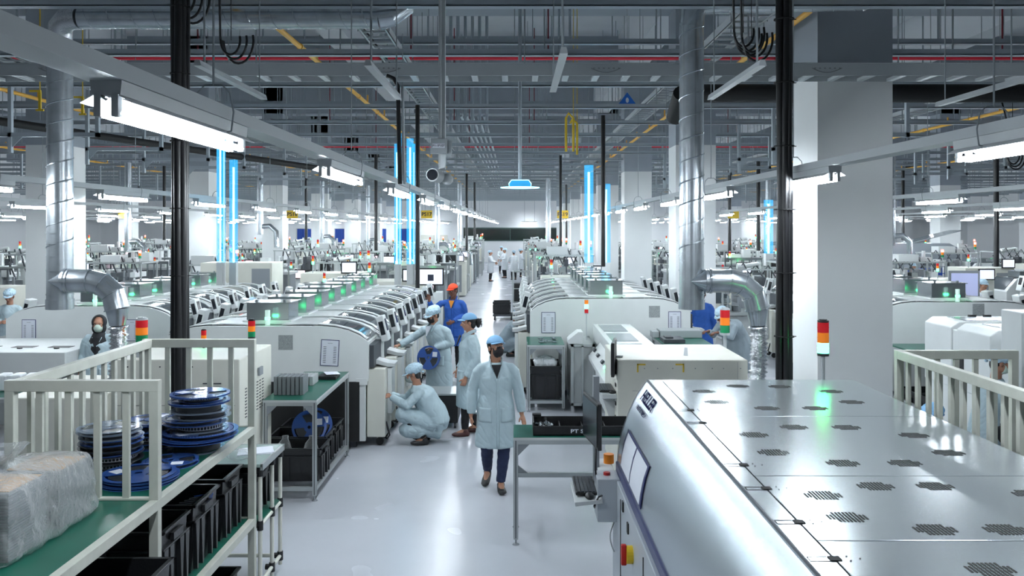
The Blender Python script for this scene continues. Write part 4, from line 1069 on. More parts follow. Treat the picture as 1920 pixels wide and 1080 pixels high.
stack(-2.12, 5.26, 1.30, [(.165, .024, 'b', 0, 0, 0)], 'gap between the stacks near the shelf edge')
stack(-2.47, 5.22, 1.30, [(.17, .04, 'k', 1, 0, 0), (.18, .045, 'k', 1, .01, 0), (.18, .03, 'b', 0, 0, .01), (.185, .03, 'k', 0, 0, 0), (.18, .03, 'b', 0, .01, 0), (.18, .03, 'c', 0, 0, 0), (.185, .02, 'c', 0, -.01, 0)], 'dark stack behind the near railing bars')
stack(-2.44, 5.72, 1.30, [(.18, .04, 'b', 0, 0, 0), (.17, .04, 'k', 1, .01, 0), (.18, .03, 'b', 0, 0, .01), (.175, .04, 'b', 0, 0, 0), (.18, .014, 'b', 0, .01, 0)], 'stack at the back of the rack')
b = MB(); b.ell((0, 0, .03), (.16, .13, .04), 20, 8)
o = tag(b.build('foil_pouch', FOIL, loc=(-2.33, 6.02, 1.30), smooth='all'), 'crumpled silver foil pouch behind the tall reel stack', 'pouch')
o.location = (-2.33, 6.03, 1.31)

# ================================================================ component trays in a clear bag
t0 = None
def tray_pile(x, y, z, n_, where, sx_=.25, sy_=.30, hh=.0125):
    global t0
    for i_ in range(n_):
        lb = 'flat grey tray, %s from the bottom of the bagged %s pile' % (ORD[i_], where)
        if t0 is None:
            b = MB(); b.box(-.5, .5, -.5, .5, 0, .0085); b.box(-.48, .48, -.48, .48, .0085, .0105)
            for i2 in range(7): b.box(-.45+i2*.13, -.45+i2*.13+.09, -.503, .503, .002, .006)
            t0 = b.build('component_tray', TRAYM); o = t0
        else: o = t0.copy(); COL.objects.link(o)
        o.location = (x+random.uniform(-.002, .002), y+random.uniform(-.002, .002), z); o.scale = (sx_, sy_, 1.0); z += hh
        tag(o, lb, 'tray', 'grey component trays in the clear bag')
    c = MB().box(-sx_/2+.01, sx_/2-.01, -sy_/2+.02, sy_/2-.02, 0, .004).build('cardboard_sheet', CARD, loc=(x, y, z))
    tag(c, 'brown cardboard sheet on top of the bagged %s tray pile' % where, 'cardboard')
    return z
za = tray_pile(-2.315, 3.84, 1.302, 24, 'near')
zb_ = tray_pile(-2.33, 4.26, 1.302, 22, 'far', .28, .3)
b = MB()
# bag: lofted shell around both piles with a gathered neck
def bag_ring(z, grow, cx=-2.32, cy=4.03, hx=.175, hy=.40, n_=56, seed=1):
    pts = []
    for k in range(n_):
        a_ = 2*PI*k/n_; ca, sa = math.cos(a_), math.sin(a_)
        e = .38
        x = math.copysign(abs(ca)**e, ca)*hx*grow; y = math.copysign(abs(sa)**e, sa)*hy*grow
        nn = noise.noise(Vector((x*9, y*9, z*9+seed)))*.03
        pts.append(Vector((cx+x*(1+nn*2)+nn*.5, cy+y+nn, z+nn*.4)))
    return pts
rings = []
for z, g in ((1.306, .98), (1.315, 1.08), (1.36, 1.06), (1.42, 1.02), (1.48, 1.0), (1.54, .98), (1.595, .95), (1.62, .86)): rings.append(bag_ring(z, g))
for z, g, cy in ((1.645, .6, 3.98), (1.655, .3, 3.93), (1.68, .12, 3.9), (1.70, .17, 3.89), (1.73, .28, 3.88), (1.75, .36, 3.87)): rings.append(bag_ring(z, g, -2.33, cy, .22 if z > 1.66 else .175, .3, seed=3))
vs = [v for r_ in rings for v in r_]; n_ = 56; fs = []
for i_ in range(len(rings)-1):
    for k in range(n_): fs.append((i_*n_+k, i_*n_+(k+1) % n_, (i_+1)*n_+(k+1) % n_, (i_+1)*n_+k))
b.add(vs, fs)
o = b.build('plastic_bag', FILM, smooth='all')
s = o.modifiers.new('sub', 'SUBSURF'); s.levels = 1; s.render_levels = 1
tx = bpy.data.textures.new('crumple', 'CLOUDS'); tx.noise_scale = .07
dm = o.modifiers.new('crumple', 'DISPLACE'); dm.texture = tx; dm.strength = .03; dm.mid_level = .5
tag(o, 'large crumpled clear plastic bag tied around two piles of grey trays', 'plastic bag')
o = MB().cbox((0, 0, 0), .001, .07, .09, (0, 0, .2)).build('bag_label', PAPER, loc=(-2.47, 3.63, 1.56)); o.parent = bpy.data.objects['plastic_bag']

# ================================================================ crates
def crate(x0, x1, y0, y1, z0, h, label, group=None, m=CRATE):
    cx, cy = (x0+x1)/2, (y0+y1)/2; a, c = (x1-x0)/2, (y1-y0)/2
    t = thing('storage_crate', label, 'crate', (cx, cy, z0), 0, group)
    b = MB(); th = .008; k = .93
    def shell(a0, c0, a1, c1, z0_, z1_):
        vs = [(-a0, -c0, z0_), (a0, -c0, z0_), (a0, c0, z0_), (-a0, c0, z0_), (-a1, -c1, z1_), (a1, -c1, z1_), (a1, c1, z1_), (-a1, c1, z1_)]
        b.add(vs, [(0, 1, 5, 4), (1, 2, 6, 5), (2, 3, 7, 6), (3, 0, 4, 7)]); return vs
    ao, co = a-.02, c-.02
    shell(ao*k, co*k, ao, co, 0, h)
    b.add([(-ao*k, -co*k, 0), (ao*k, -co*k, 0), (ao*k, co*k, 0), (-ao*k, co*k, 0)], [(0, 1, 2, 3)])
    vs = [(-(ao-th)*k, -(co-th)*k, th), ((ao-th)*k, -(co-th)*k, th), ((ao-th)*k, (co-th)*k, th), (-(ao-th)*k, (co-th)*k, th), (-(ao-th), -(co-th), h), ((ao-th), -(co-th), h), ((ao-th), (co-th), h), (-(ao-th), (co-th), h)]
    b.add(vs, [(0, 3, 2, 1), (4, 5, 1, 0), (5, 6, 2, 1), (6, 7, 3, 2), (7, 4, 0, 3)])
    sh_ = b; b = MB()
    for (q0, q1, q2, q3) in ((-a, a, -c, -c+.024), (-a, a, c-.024, c), (-a, -a+.024, -c, c), (a-.024, a, -c, c)):
        b.box(q0, q1, q2, q3, h-.012, h+.004)
        b.box(q0*.985, q1*.985, q2*.985, q3*.985, h*.74, h*.74+.012)
    b.build('rim', m, t, bevel=.002)
    b = sh_
    for s_ in (-1, 1):
        for y in (-.75, -.35, .35, .75): b.prism([(y*c-.03, h*.74), (y*c+.03, h*.74), (y*c+.008, .02), (y*c-.008, .02)], s_*(ao*.965), s_*(a-.004), 'x')
        b.box(s_*ao, s_*(a+.004), -.07, .07, h*.8, h*.9)
        for x in (-.7, 0, .7): b.box(x*a-.01, x*a+.01, s_*co*.95, s_*(c-.004), .02, h*.74)
    b.build('body', m, t)
    return t
gs = 'black crates on the lower green shelf'
crate(-2.62, -1.95, 5.74, 6.14, .632, .42, 'black crate at the far end of the lower green shelf', gs)
c2 = crate(-2.62, -1.95, 5.21, 5.66, .632, .42, 'black crate holding grey packets, second from the far end of the lower shelf', gs)
crate(-2.62, -1.95, 4.74, 5.15, .632, .42, 'black crate, third from the far end of the lower shelf', gs)
crate(-2.40, -1.75, 3.88, 4.40, .632, .42, 'large black crate nearest the camera on the lower shelf', gs)
crate(-2.5, -1.98, 5.70, 6.18, .0, .30, 'black crate on the floor under the rack beside the pipe cart', 'black crates on the floor')
for q in range(5):
    o = MB().cbox((0, 0, 0), .12, .008, .15, (R(35), 0, R(20+q*4))).build('packet', DGREY if q < 4 else REELB, loc=(-2.06+.01*q, 5.33+.045*q, .98))
    tag(o, ['grey flat packet', 'second grey flat packet', 'middle grey flat packet', 'fourth grey flat packet', 'blue flat packet'][q]+' standing in the black crate on the lower shelf', 'packet', 'packets in the crate')

# ================================================================ pipe cart
t = thing('pipe_cart', 'cream tube cart with a grey top and black joints beside the rack', 'cart', (0, 0, 0))
MB().box(-2.5, -1.86, 6.29, 6.88, .985, 1.01).build('top_board', mat('cart_top', rgb(150, 168, 164), .2), t, bevel=.003)
MB().box(-1.875, -1.855, 6.29, 6.88, .965, 1.012).box(-2.5, -1.855, 6.865, 6.885, .965, 1.012).build('edge_trim', ALU, t)
for y in (6.32, 6.63, 6.86):
    for x in (-1.885, -2.46):
        if y == 6.63 and x < -2: continue
        MB().cyl((x, y, .05), (x, y, .97), .016, 12).build('leg', CREAM, t, smooth=True)
b = MB()
for z in (.12, .55): b.cyl((-1.885, 6.32, z), (-1.885, 6.86, z), .015, 10); b.cyl((-2.46, 6.86, z), (-1.885, 6.86, z), .015, 10); b.cyl((-2.46, 6.32, z), (-2.46, 6.86, z), .015, 10)
b.build('cross_tubes', CREAM, t, smooth=True)
for y in (6.32, 6.63, 6.86):
    for z in (.12, .55, .95): MB().cyl((-1.885, y, z-.035), (-1.885, y, z+.035), .023, 10).cyl((-1.885-.05, y, z), (-1.885+.0, y, z), .022, 10).build('joint', BLACK, t)
MB().box(-2.46, -1.885, 6.32, 6.86, .56, .575).build('lower_board', GREEN, t)
crate(-2.44, -1.93, 6.36, 6.8, .576, .34, 'black crate inside the tube cart', 'black crates on the floor')
o = MB().cbox((0, 0, .003), .26, .22, .006, (0, 0, .25)).cbox((.01, 0, .008), .25, .2, .004, (0, 0, .35)).build('paper_stack', PAPER, loc=(-2.02, 6.65, 1.01)); tag(o, 'white sheets of paper on the tube cart', 'paper')
b = MB(); b.ell((0, 0, .035), (.09, .07, .045), 16, 8)
o = tag(b.build('film_bag', FILM, loc=(-2.08, 6.42, 1.013), smooth='all'), 'small crumpled clear bag on the tube cart', 'plastic bag')

# ================================================================ aluminium workbenches
def bench(label, x0, x1, y0, y1, h, low=None, feet=True, cat='workbench'):
    t = thing('workbench', label, cat, ((x0+x1)/2, (y0+y1)/2, 0)); a, c = (x1-x0)/2, (y1-y0)/2; w = .04
    MB().box(-a, a, -c, c, h-.022, h).build('top_board', GREEN, t, bevel=.002)
    MB().box(-a-.002, a+.002, -c-.002, -c+.004, h-.026, h-.003).box(a-.004, a+.003, -c, c, h-.026, h-.003).build('edge_trim', OFFW, t)
    for x in (-a+w/2, a-w/2):
        for y in (-c+w/2, c-w/2):
            b = MB(); b.box(x-w/2, x+w/2, y-w/2, y+w/2, .05, h-.022)
            b.mi(1)
            for s_ in (-1, 1): b.box(x+s_*w/2, x+s_*(w/2+.0008), y-.004, y+.004, .06, h-.03); b.box(x-.004, x+.004, y+s_*w/2, y+s_*(w/2+.0008), .06, h-.03)
            lg = b.build('leg', [ALU, DGREY], t)
            MB().cyl((x, y, 0), (x, y, .012), .032, 16, .022).cyl((x, y, .012), (x, y, .06), .007, 8).build('foot', GREYM, lg, smooth=True)
    b = MB(); z = h-.062
    for y in (-c+w/2, c-w/2): b.box(-a+w, a-w, y-w/2, y+w/2, z, z+w)
    for x in (-a+w/2, a-w/2): b.box(x-w/2, x+w/2, -c+w, c-w, z, z+w)
    if low:
        for y in ((c-w/2,) if low[1] else (-c+w/2, c-w/2)): b.box(-a+w-.002, a-w+.002, y-w/2, y+w/2, low[0]-w/2, low[0]+w/2)
        for x in (-a+w/2, a-w/2): b.box(x-w/2, x+w/2, -c+w, c-w, low[0]-w/2, low[0]+w/2)
    b.build('rails', ALU, t)
    b = MB()
    for s_ in (-1, 1):
        b.prism([(s_*(a-w), z), (s_*(a-w-.1), z), (s_*(a-w), z-.1)], -c+w/2-.012, -c+w/2+.012)
        if low: b.prism([(s_*(a-w), low[0]+.09), (s_*(a-w-.09), low[0]+.02), (s_*(a-w), low[0]+.02)], c-w/2-.012, c-w/2+.012)
    b.build('gusset', GREYM, t)
    return t
bench('green-topped aluminium bench in front of the walking worker, black tray on it', -.01, 1.25, 7.40, 7.88, .937, (.48, True))
bench('green-topped aluminium bench at left centre, grey trays on top and crates below', -2.54, -2.0, 8.6, 10.3, 1.02, (.12, False))
bench('narrow green-topped aluminium stand left of the conveyor, bin below', .19, .75, 12.8, 13.78, 1.0, (.14, False))
bench('green-topped bench right of the conveyor beside the leaning worker', 2.22, 2.95, 12.3, 13.8, 1.02, (.3, False))
# black feeder tray on the bench
t = thing('black_tray', 'long black component holder with white PT SN lettering on the front bench', 'holder', (.52, 7.62, .937))
b = MB(); b.box(-.36, .5, -.17, .17, 0, .012); b.box(-.36, .5, -.17, -.16, 0, .085); b.box(-.36, .5, .16, .17, 0, .1); b.box(-.36, -.35, -.17, .17, 0, .12); b.box(-.36, -.28, .1, .17, .1, .13)
for x in (-.12, .08, .28): b.box(x-.005, x+.005, -.16, .16, 0, .06)
b.build('tray_body', BLACK, t, bevel=.003)
text_obj('PT SN', .045, PAPER, t, (.05, -.172, .04), (PI/2, 0, 0), wide=1.4, bold=.001)
b = MB(); rq = random.Random(3)
for q in range(14): b.cbox((rq.uniform(-.32, -.18), rq.uniform(-.12, .08), .04+.03*rq.random()), .04, .03, .02, (rq.random(), rq.random(), rq.random()*3))
tag(b.build('metal_parts', STAIN, loc=(.52, 7.62, .937)), 'heap of small silver metal parts in the left end of the black holder', 'metal parts', kind='stuff')
# grey trays standing on left bench
b = MB()
for q in range(7):
    o = MB().box(-.018, .018, -.11, .11, 0, .19).build('tray_block', TRAYM, loc=(-2.5+.045*q+.02, 8.95+.0*q, 1.021), bevel=.003)
    tag(o, 'upright grey tray block, %s from the left on the left bench' % ORD[q], 'tray', 'upright grey tray blocks on the bench')
for q in range(4):
    o = MB().box(-.02, .02, -.13, .13, 0, .10).build('tray_block', mat('tray_pale', rgb(176, 180, 182), .45), loc=(-2.38+.048*q, 9.5, 1.021), bevel=.003)
    tag(o, 'low pale tray block, %s from the left behind the grey ones' % ORD[q], 'tray', 'low pale tray blocks on the bench')
o = MB().box(-.12, .1, -.12, .12, 0, .035).box(-.1, .08, -.1, .1, .035, .04).build('device_case', BLACK, loc=(-2.14, 9.85, 1.021), bevel=.004); tag(o, 'flat black case at the back of the left bench', 'case')
o = MB().cbox((0, 0, 0), .16, .2, .002, (0, .03, .4)).build('paper_sheet', PAPER, loc=(-2.12, 9.9, 1.07)); tag(o, 'white sheet lying on the flat black case', 'paper')
# crates below left bench
for q, (y0, y1) in enumerate(((8.75, 9.2), (9.24, 9.7), (9.74, 10.2))):
    crate(-2.68, -2.04 if q else -1.98, y0, y1, .145, .34, 'black floor crate under the left bench, %s from the front' % ORD[q], 'black crates under the left bench')
t = reel(.19, .02, REELB, REELT, 'blue component reel leaning in the crate under the left bench', (-2.3, 9.55, .52), tilt=(R(68), 0, 0), rz=.3, group='component reels under the bench')
t = reel(.19, .02, REELB, REELT, 'blue component reel leaning behind another under the left bench', (-2.26, 9.68, .52), tilt=(R(68), 0, 0), rz=.1, group='component reels under the bench')
for q, x in enumerate((-2.42, -2.14)):
    b = MB(); b.loft([(0, 0, 0), (0, 0, .06), (0, 0, .15), (.01, 0, .2), (.01, 0, .23)], [.05, .085, .06, .03, .035], 14)
    tag(b.build('film_bag', FILM, loc=(x, 8.97, .34), smooth='all'), 'knotted clear bag standing in the front crate under the left bench, %s one' % ('left' if q == 0 else 'right'), 'plastic bag', 'knotted clear bags')
# stand: crate, bag, white parts
crate(.23, .71, 12.86, 13.6, .165, .50, 'tall black bin on the lower shelf of the narrow stand')
b = MB(); rq = random.Random(9)
for q in range(9): b.ell((rq.uniform(-.12, .12), rq.uniform(-.12, .12), .04+.05*rq.random()), (.09, .1, .08), 14, 8)
o = b.build('white_bag', mat('bag_white', rgb(226, 230, 234), .35), loc=(.47, 13.1, .64)); remesh(o, .012, 2, lambda c: .012*noise.noise(c*28)); tag(o, 'crumpled white plastic bag heaped on the black bin in the narrow stand', 'plastic bag')
b = MB()
for q in range(10): b.cbox((random.uniform(-.1, .15), random.uniform(-.25, .25), .012+.012*random.random()), .07, .05, .02, (0, 0, random.random()*3))
tag(b.build('sorting_tray', STAIN, loc=(.5, 13.2, 1.002)), 'clear tray and small grey parts on the narrow stand', 'parts', kind='stuff')
o = MB().box(-.16, .16, -.2, .2, 0, .06).box(-.12, .0, -.1, .1, .06, .085).build('sensor_case', DGREY, loc=(2.4, 13.0, 1.022), bevel=.004); tag(o, 'black component case on the green bench right of the conveyor', 'case')
# ================================================================ machine with monitor (beyond front bench) and conveyor
t = thing('inspection_machine', 'cream boxy machine with yellow corner tape between the oven and the conveyor', 'machine', (0, 0, 0))
MB().box(1.09, 2.48, 9.07, 10.3, .08, 1.35).box(1.15, 2.4, 9.2, 10.2, 0, .08).build('cabinet', CREAM, t, bevel=.012)
MB().prism([(1.30, 1.352), (1.70, 1.352), (2.0, 1.352)][:0] or [(1.86, 9.4), (1.9, 9.36), (2.02, 9.98), (1.99, 10.0)], 1.349, 1.353, 'z').build('lid_gap', GREYM, t)
b = MB()
for x, s_ in ((1.30, 1), (1.80, -1)): b.box(x, x+s_*.09, 9.062, 9.07, 1.295, 1.31); b.box(x, x+s_*.015, 9.062, 9.07, 1.22, 1.31)
b.build('corner_tape', TAPEY, t)
b = MB()
for x in (1.38, 1.52, 1.68, 1.92, 2.1, 2.22, 2.4): b.cyl((x, 9.064, 1.26), (x, 9.07, 1.26), .006, 8)
for z in (.9, 1.02): b.box(1.25, 1.9, 9.066, 9.07, z, z+.003)
b.box(2.37, 2.372, 9.066, 9.07, .1, 1.33)
b.build('screws', GREYM, t)
b = MB()
for z in range(6): b.box(2.39, 2.42, 9.064, 9.07, .98+.02*z, .99+.02*z); b.box(2.44, 2.47, 9.064, 9.07, .98+.02*z, .99+.02*z)
b.build('vent_slots', DGREY, t)
MB().box(.93, 1.09, 9.1, 9.6, .93, .98).build('keyboard_shelf', OFFW, t, bevel=.006)
MB().prism([(.95, .93), (1.09, .93), (1.09, .5)], 9.3, 9.34).build('shelf_bracket', OFFW, t)
for z in (.7, .85, 1.05, 1.18): MB().box(1.08, 1.09, 9.15, 9.22, z, z+.035).build('hinge', BLACK, t)
keyboard((1.0, 9.4, .981), 0, 'black keyboard on the shelf of the cream machine')
o = MB().ell((0, 0, .012), (.04, .03, .022), 14, 8).build('computer_mouse', BLACK, loc=(1.05, 9.15, .981), smooth=True); tag(o, 'black mouse beside the keyboard of the cream machine', 'mouse')
m1 = thing('monitor', 'black monitor seen edge-on at the left of the cream machine', 'monitor', (1.07, 9.2, 1.36), R(-10))
MB().cbox((0, 0, 0), .035, .45, .36).build('casing', BLACK, m1, bevel=.006); MB().cbox((-.019, 0, 0), .004, .42, .32).build('screen', SCREEN, m1)
MB().cbox((.05, .1, -.05), .08, .1, .1).build('mount', DGREY, m1)
stack_light('stack_light', (2.76, 11.2, 0), .062, .30, '', 'unlit tricolour stack light on a white post beside the bending worker', pole=1.38, topc=TRUNK, order='rag')
t = thing('conveyor', 'white conveyor with grey lids and sloped button panel behind the cream machine', 'conveyor', (0, 0, 0))
MB().box(1.27, 1.87, 10.4, 13.8, .35, 1.2).box(1.2, 1.3, 10.4, 12.7, .3, .7).build('body', WHITE, t, bevel=.008)
for y in (10.6, 11.7, 12.8): MB().box(1.34, 1.7, y, y+.85, 1.2, 1.206).build('lid', mat('lid_grey', rgb(150, 160, 165), .2, .2), t)
MB().prism([(1.27, 1.05), (1.10, .86), (1.10, .80), (1.27, .80)], 10.4, 12.7).build('button_panel', WHITE, t, bevel=.004)
for y in (10.8, 11.4, 12.0, 12.5):
    MB().cbox((1.17, y, .965), .05, .12, .03, (0, R(-48), 0)).build('button_cluster', DGREY, t)
MB().ell((1.155, 10.95, .965), (.022, .022, .022), 12, 8).build('green_button', GRNON, t)
b = MB()
for y in (10.5, 11.6, 12.7, 13.65): b.box(1.3, 1.34, y, y+.04, 0, .36); b.box(1.8, 1.84, y, y+.04, 0, .36)
b.build('legs', ALU, t)
# guarded cabinet left of the conveyor
t = thing('feeder_cabinet', 'grey cabinet with aluminium frame and small control box left of the conveyor', 'cabinet', (0, 0, 0))
MB().box(.84, 1.2, 12.75, 13.75, .1, 1.0).build('panel', mat('cabinet_grey', rgb(168, 172, 172), .45), t)
b = MB()
for x in (.84, 1.16):
    for y in (12.73, 13.7): b.box(x, x+.04, y, y+.04, 0, 1.02)
b.box(.84, 1.2, 12.73, 12.77, .98, 1.02).box(.84, 1.2, 12.73, 12.77, .1, .14).box(1.0, 1.03, 12.73, 12.75, .1, 1.0)
b.build('frame', ALU, t)
MB().prism([(.80, 1.02), (1.02, 1.02), (1.02, 1.2), (.95, 1.2), (.80, 1.08)], 12.75, 13.1).build('control_box', WHITE, t, bevel=.005)
stack_light('stack_light', (.95+.16, 13.2, 1.02), .03, .2, 'g', 'small amber, lit green and red stack light on a thin stem above the grey cabinet', pole=.42, topc=TRUNK, order='agr', base=.008)
b = MB(); b.box(-.33, .33, -.18, .18, 0, .12).box(-.45, -.34, -.15, .1, 0, .1)
tag(b.build('metal_case', mat('case_grey', rgb(168, 174, 176), .4), loc=(2.62, 13.6, 1.022), bevel=.01), 'long grey metal case at the back of the green bench by the leaning worker', 'case')
# ================================================================ white cabinet (left) in front of machines
t = thing('loader_cabinet', 'low cream machine cabinet behind the left railing and black cable bundle', 'machine', (0, 0, 0))
MB().box(-3.75, -2.56, 7.94, 8.98, .06, 1.53).box(-3.7, -2.6, 8, 8.9, 0, .06).build('cabinet', CREAM, t, bevel=.01)
MB().box(-4.6, -3.76, 7.7, 8.9, .0, 1.22).build('annex', CREAM, t, bevel=.01)
b = MB()
for i_ in range(11):
    for j_ in range(2): b.box(-2.90+.1*j_, -2.83+.1*j_, 7.934, 7.94, .95+.035*i_, .96+.035*i_)
for i_ in range(10):
    for j_ in range(7): b.box(-2.561, -2.555, 8.1+.09*j_, 8.15+.09*j_, .95+.03*i_, .958+.03*i_)
for x in (-3.6, -3.3, -3.0, -2.65): b.cyl((x, 7.935, 1.46), (x, 7.94, 1.46), .007, 8)
b.box(-3.7, -2.6, 7.936, 7.94, 1.1, 1.103)
b.build('vent_slots', DGREY, t)
MB().box(-2.56, -2.54, 8.5, 8.62, 1.28, 1.36).build('switch', GREYM, t)
stack_light('stack_light', (-3.54, 8.1, 1.53), .055, .21, '', 'wide unlit tricolour stack light on a white collar behind the left railing', pole=.14, topc=TRUNK, order='rag', base=.05)
stack_light('stack_light', (-2.48-.14, 8.5, 1.53), .035, .16, '', 'slim dark-based red and amber stack light on the white cabinet corner', pole=.14, topc=BLACK, order='rag', base=.012)
stack_light('stack_light', (-3.17, 8.7, 1.53), .026, .15, 'g', 'small stack light with lit green tier on the white cabinet', pole=.03, topc=BLACK, order='rag', base=.012)
# ================================================================ placement machine modules
MP = [(0, 1.53), (.70, 1.53), (.88, 1.515), (1.05, 1.475), (1.19, 1.415), (1.31, 1.33), (1.31, .86), (1.27, .80), (1.27, .10)]
def module(first=False, depth=.88, box=True):
    t = thing('placement_machine', 'x', 'machine', (0, 0, 0), 0, 'white component placement machines in lines')
    prof = MP+[(-u, w) for u, w in MP[::-1][:-1]]
    inner = [(u*.985, w-.012 if w > .2 else w) for u, w in prof]
    MB().prism(inner, .04, depth-.04).build('body', WHITE, t)
    for y0, y1 in ((0, .055), (depth-.055, depth)):
        MB().prism(prof, y0, y1).build('side_panel', WHITE, t)
    for s in (1, -1):
        wp = [(.58, 1.532), (.70, 1.530), (.88, 1.514), (1.05, 1.474), (1.19, 1.414), (1.275, 1.345)]
        wc = [(.22, 1.536), (.50, 1.545), (.66, 1.538)]
        if s < 0: wp = [(-u, w) for u, w in wp[::-1]]; wc = [(-u, w) for u, w in wc[::-1]]
        MB().strip(wc, .07, depth-.07, .014).build('hood_cover', WHITE, t, smooth=True)
        h = MB(); h.strip(wp, .075, depth-.075, .012); hd = h.build('hood_window', SMOKE, t, smooth=True)
        wq = [(u, w+.014) for u, w in wp]
        MB().strip(wq, .06, .16, .01).build('hood_frame', WHITE, hd, smooth=True); MB().strip(wq, depth-.16, depth-.06, .01).build('hood_frame', WHITE, hd, smooth=True)
        # front: dark mouth, console, panel, door, feeder cart
        f = MB(); f.box(min(s*1.28, s*1.36), max(s*1.28, s*1.36), .1, depth-.1, 1.0, 1.28); f.build('feeder_mouth', DGREY, t)
        c = MB(); c.box(min(s*1.27, s*1.50), max(s*1.27, s*1.50), .12, depth-.22, .12, .98); c.build('feeder_cart', CREAM, t, bevel=.01)
        MB().box(min(s*1.50, s*1.56), max(s*1.50, s*1.56), .30, depth-.3, .38, .96).build('cart_door', WHITE, t, bevel=.008)
        MB().prism([(s*1.34, 1.02), (s*1.52, .98), (s*1.60, .985), (s*1.60, 1.02), (s*1.5, 1.03), (s*1.36, 1.07)], .28, depth-.32).build('control_ledge', OFFW, t)
        MB().box(min(s*1.25, s*1.38), max(s*1.25, s*1.38), depth-.2, depth-.04, .86, 1.30).build('console_column', WHITE, t, bevel=.01)
        MB().cyl((s*1.38, depth-.12, 1.0), (s*1.41, depth-.12, 1.0), .022, 12).build('stop_button', RED, t)
        pm = Matrix.Translation((s*1.38, depth-.13, 1.42)) @ Matrix.Rotation(s*R(-14), 4, 'Y')
        op = MB().box(-.05, .05, -.11, .11, -.17, .17, pm).build('operator_panel', WHITE, t, bevel=.012)
        q0, q1 = (.0505, .054) if s > 0 else (-.054, -.0505)
        MB().box(q0, q1, -.06, .06, -.04, .12, pm).box(-.03, .03, -.113, -.11, -.08, .10, pm).build('panel_screen', SCREEN, op)
        b = MB()
        for y in (.2, depth-.3): b.cyl((s*1.42, y, .05), (s*1.42, y+.03, .05), .05, 12)
        b.loft([(s*1.5, .2, .3), (s*1.54, .24, .12), (s*1.5, .3, .06), (s*1.4, .4, .1)], .012, 6)
        b.box(min(s*1.2, s*1.38), max(s*1.2, s*1.38), .2, depth-.3, .1, .14)
        b.build('wheels_and_cables', BLACK, t)
    b = MB()
    for x in (-1.1, 1.1): b.box(x-.04, x+.04, .1, .18, 0, .1); b.box(x-.04, x+.04, depth-.18, depth-.1, 0, .1)
    b.build('feet', DGREY, t)
    b = MB()
    for x in (.35, .43): b.box(x, x+.05, .3, .34, 1.528, 1.533)
    b.box(-.3, .2, .2, depth-.2, 1.53, 1.545); b.build('top_cover', OFFW, t)
    if box:
        bx = MB(); bx.box(-.30, .24, .30, .78, 1.575, 1.79).build('extraction_box', STAIN, t, bevel=.004)
        b = MB(); b.box(-.34, .28, .26, .82, 1.53, 1.575); b.build('box_plinth', WHITE, t, bevel=.006)
        MB().box(-.33, .27, .29, .8, 1.79, 1.80).cyl((-.2, .4, 1.8), (-.2, .4, 1.83), .02, 8).cyl((.16, .4, 1.8), (.16, .4, 1.83), .02, 8).build('box_lid', STAIN, t)
    l = MB().cyl((.02, .12, 1.53), (.02, .12, 1.72), .032, 14).build('status_lamp', CLEARL, t, smooth=True)
    MB().cyl((.02, .12, 1.60), (.02, .12, 1.63), .034, 14).build('status_glow', GRNON, l, smooth=True)
    return t
def end_details(t, papers, vent, feet=False):
    for (x, z, w, h, rot) in papers:
        M = Matrix.Translation((x, -.004, z)) @ Matrix.Rotation(rot, 4, 'Y')
        fr = MB().box(-w/2-.008, w/2+.008, -.003, .003, -h/2-.008, h/2+.008, M).build('notice_frame', NAVY, t)
        MB().box(-w/2, w/2, -.0045, -.003, -h/2, h/2, M).build('notice_sheet', PAPER, fr)
        b = MB()
        for i_ in range(10):
            for s in (-1, 1): b.box(s*w*.3-.018, s*w*.3+.018, -.0055, -.0045, -h*.4+i_*h*.07, -h*.4+i_*h*.07+.006, M)
        b.box(-.03, .03, -.0055, -.0045, h*.38, h*.39, M); b.build('notice_print', INK, fr)
    for x, z in vent:
        b = MB(); b.box(x-.09, x+.09, -.003, .0, z-.09, z+.09).build('vent_grille', mat('vent_perforated', rgb(150, 155, 156), .5, noise_amt=.3, noise_scale=150), t)
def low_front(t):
    MB().box(-1.2, 1.2, -.02, .0, .1, .84).build('recess_shade_sheet', BLACKM, t)  # flat black sheet standing in for the shade of the open void
lines = []
def line(X, y0, n_, pitch, nm, scale=1.0, boxes=True):
    global mod0
    out = []
    for i_ in range(n_):
        lb = 'white placement machine, %s from the front in the %s' % (ORD[i_], nm)
        if i_ == 0: o = module(box=boxes); o.location = (X, y0, 0); o['label'] = lb
        else: o = copy_tree(base, (X, y0+pitch*i_, 0), label=lb)
        if i_ == 0:
            base = o
        o.scale = (1, 1, scale)
        out.append(o)
    return out
LF = line(-3.13, 10.62, 8, .93, 'line left of the aisle')
end_details(LF[0], [(.83, 1.20, .21, .31, R(3))], [(.28, 1.33)])
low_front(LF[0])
MB().box(1.16, 1.30, -.015, 0, .8, .88).build('corner_plate', WHITE, LF[0])
LE = line(1.56, 13.92, 6, .93, 'line right of the aisle', 1.045)
end_details(LE[0], [(-1.01, 1.16, .21, .31, 0), (1.05, 1.18, .19, .29, 0)], [(.72, 1.33)])
b = MB(); b.cyl((-.07, -.004, 1.05), (-.07, 0, 1.05), .035, 16); b.mi(1).box(-.03, .1, -.004, 0, 1.02, 1.1); b.build('warning_stickers', [NAVY, PAPER], LE[0])
LH = line(-6.62, 13.3, 6, .93, 'far left line')
end_details(LH[0], [(-.95, 1.16, .2, .32, 0), (.66, 1.16, .19, .32, 0)], [(-1.1, 1.35), (.5, 1.38)][1:])
LJ = line(6.92, 13.25, 6, .93, 'line at the right edge', 1.045)
end_details(LJ[0], [], [(.28, 1.42)])
LK = line(13.0, 16.0, 4, .93, 'outermost right line', 1.045)

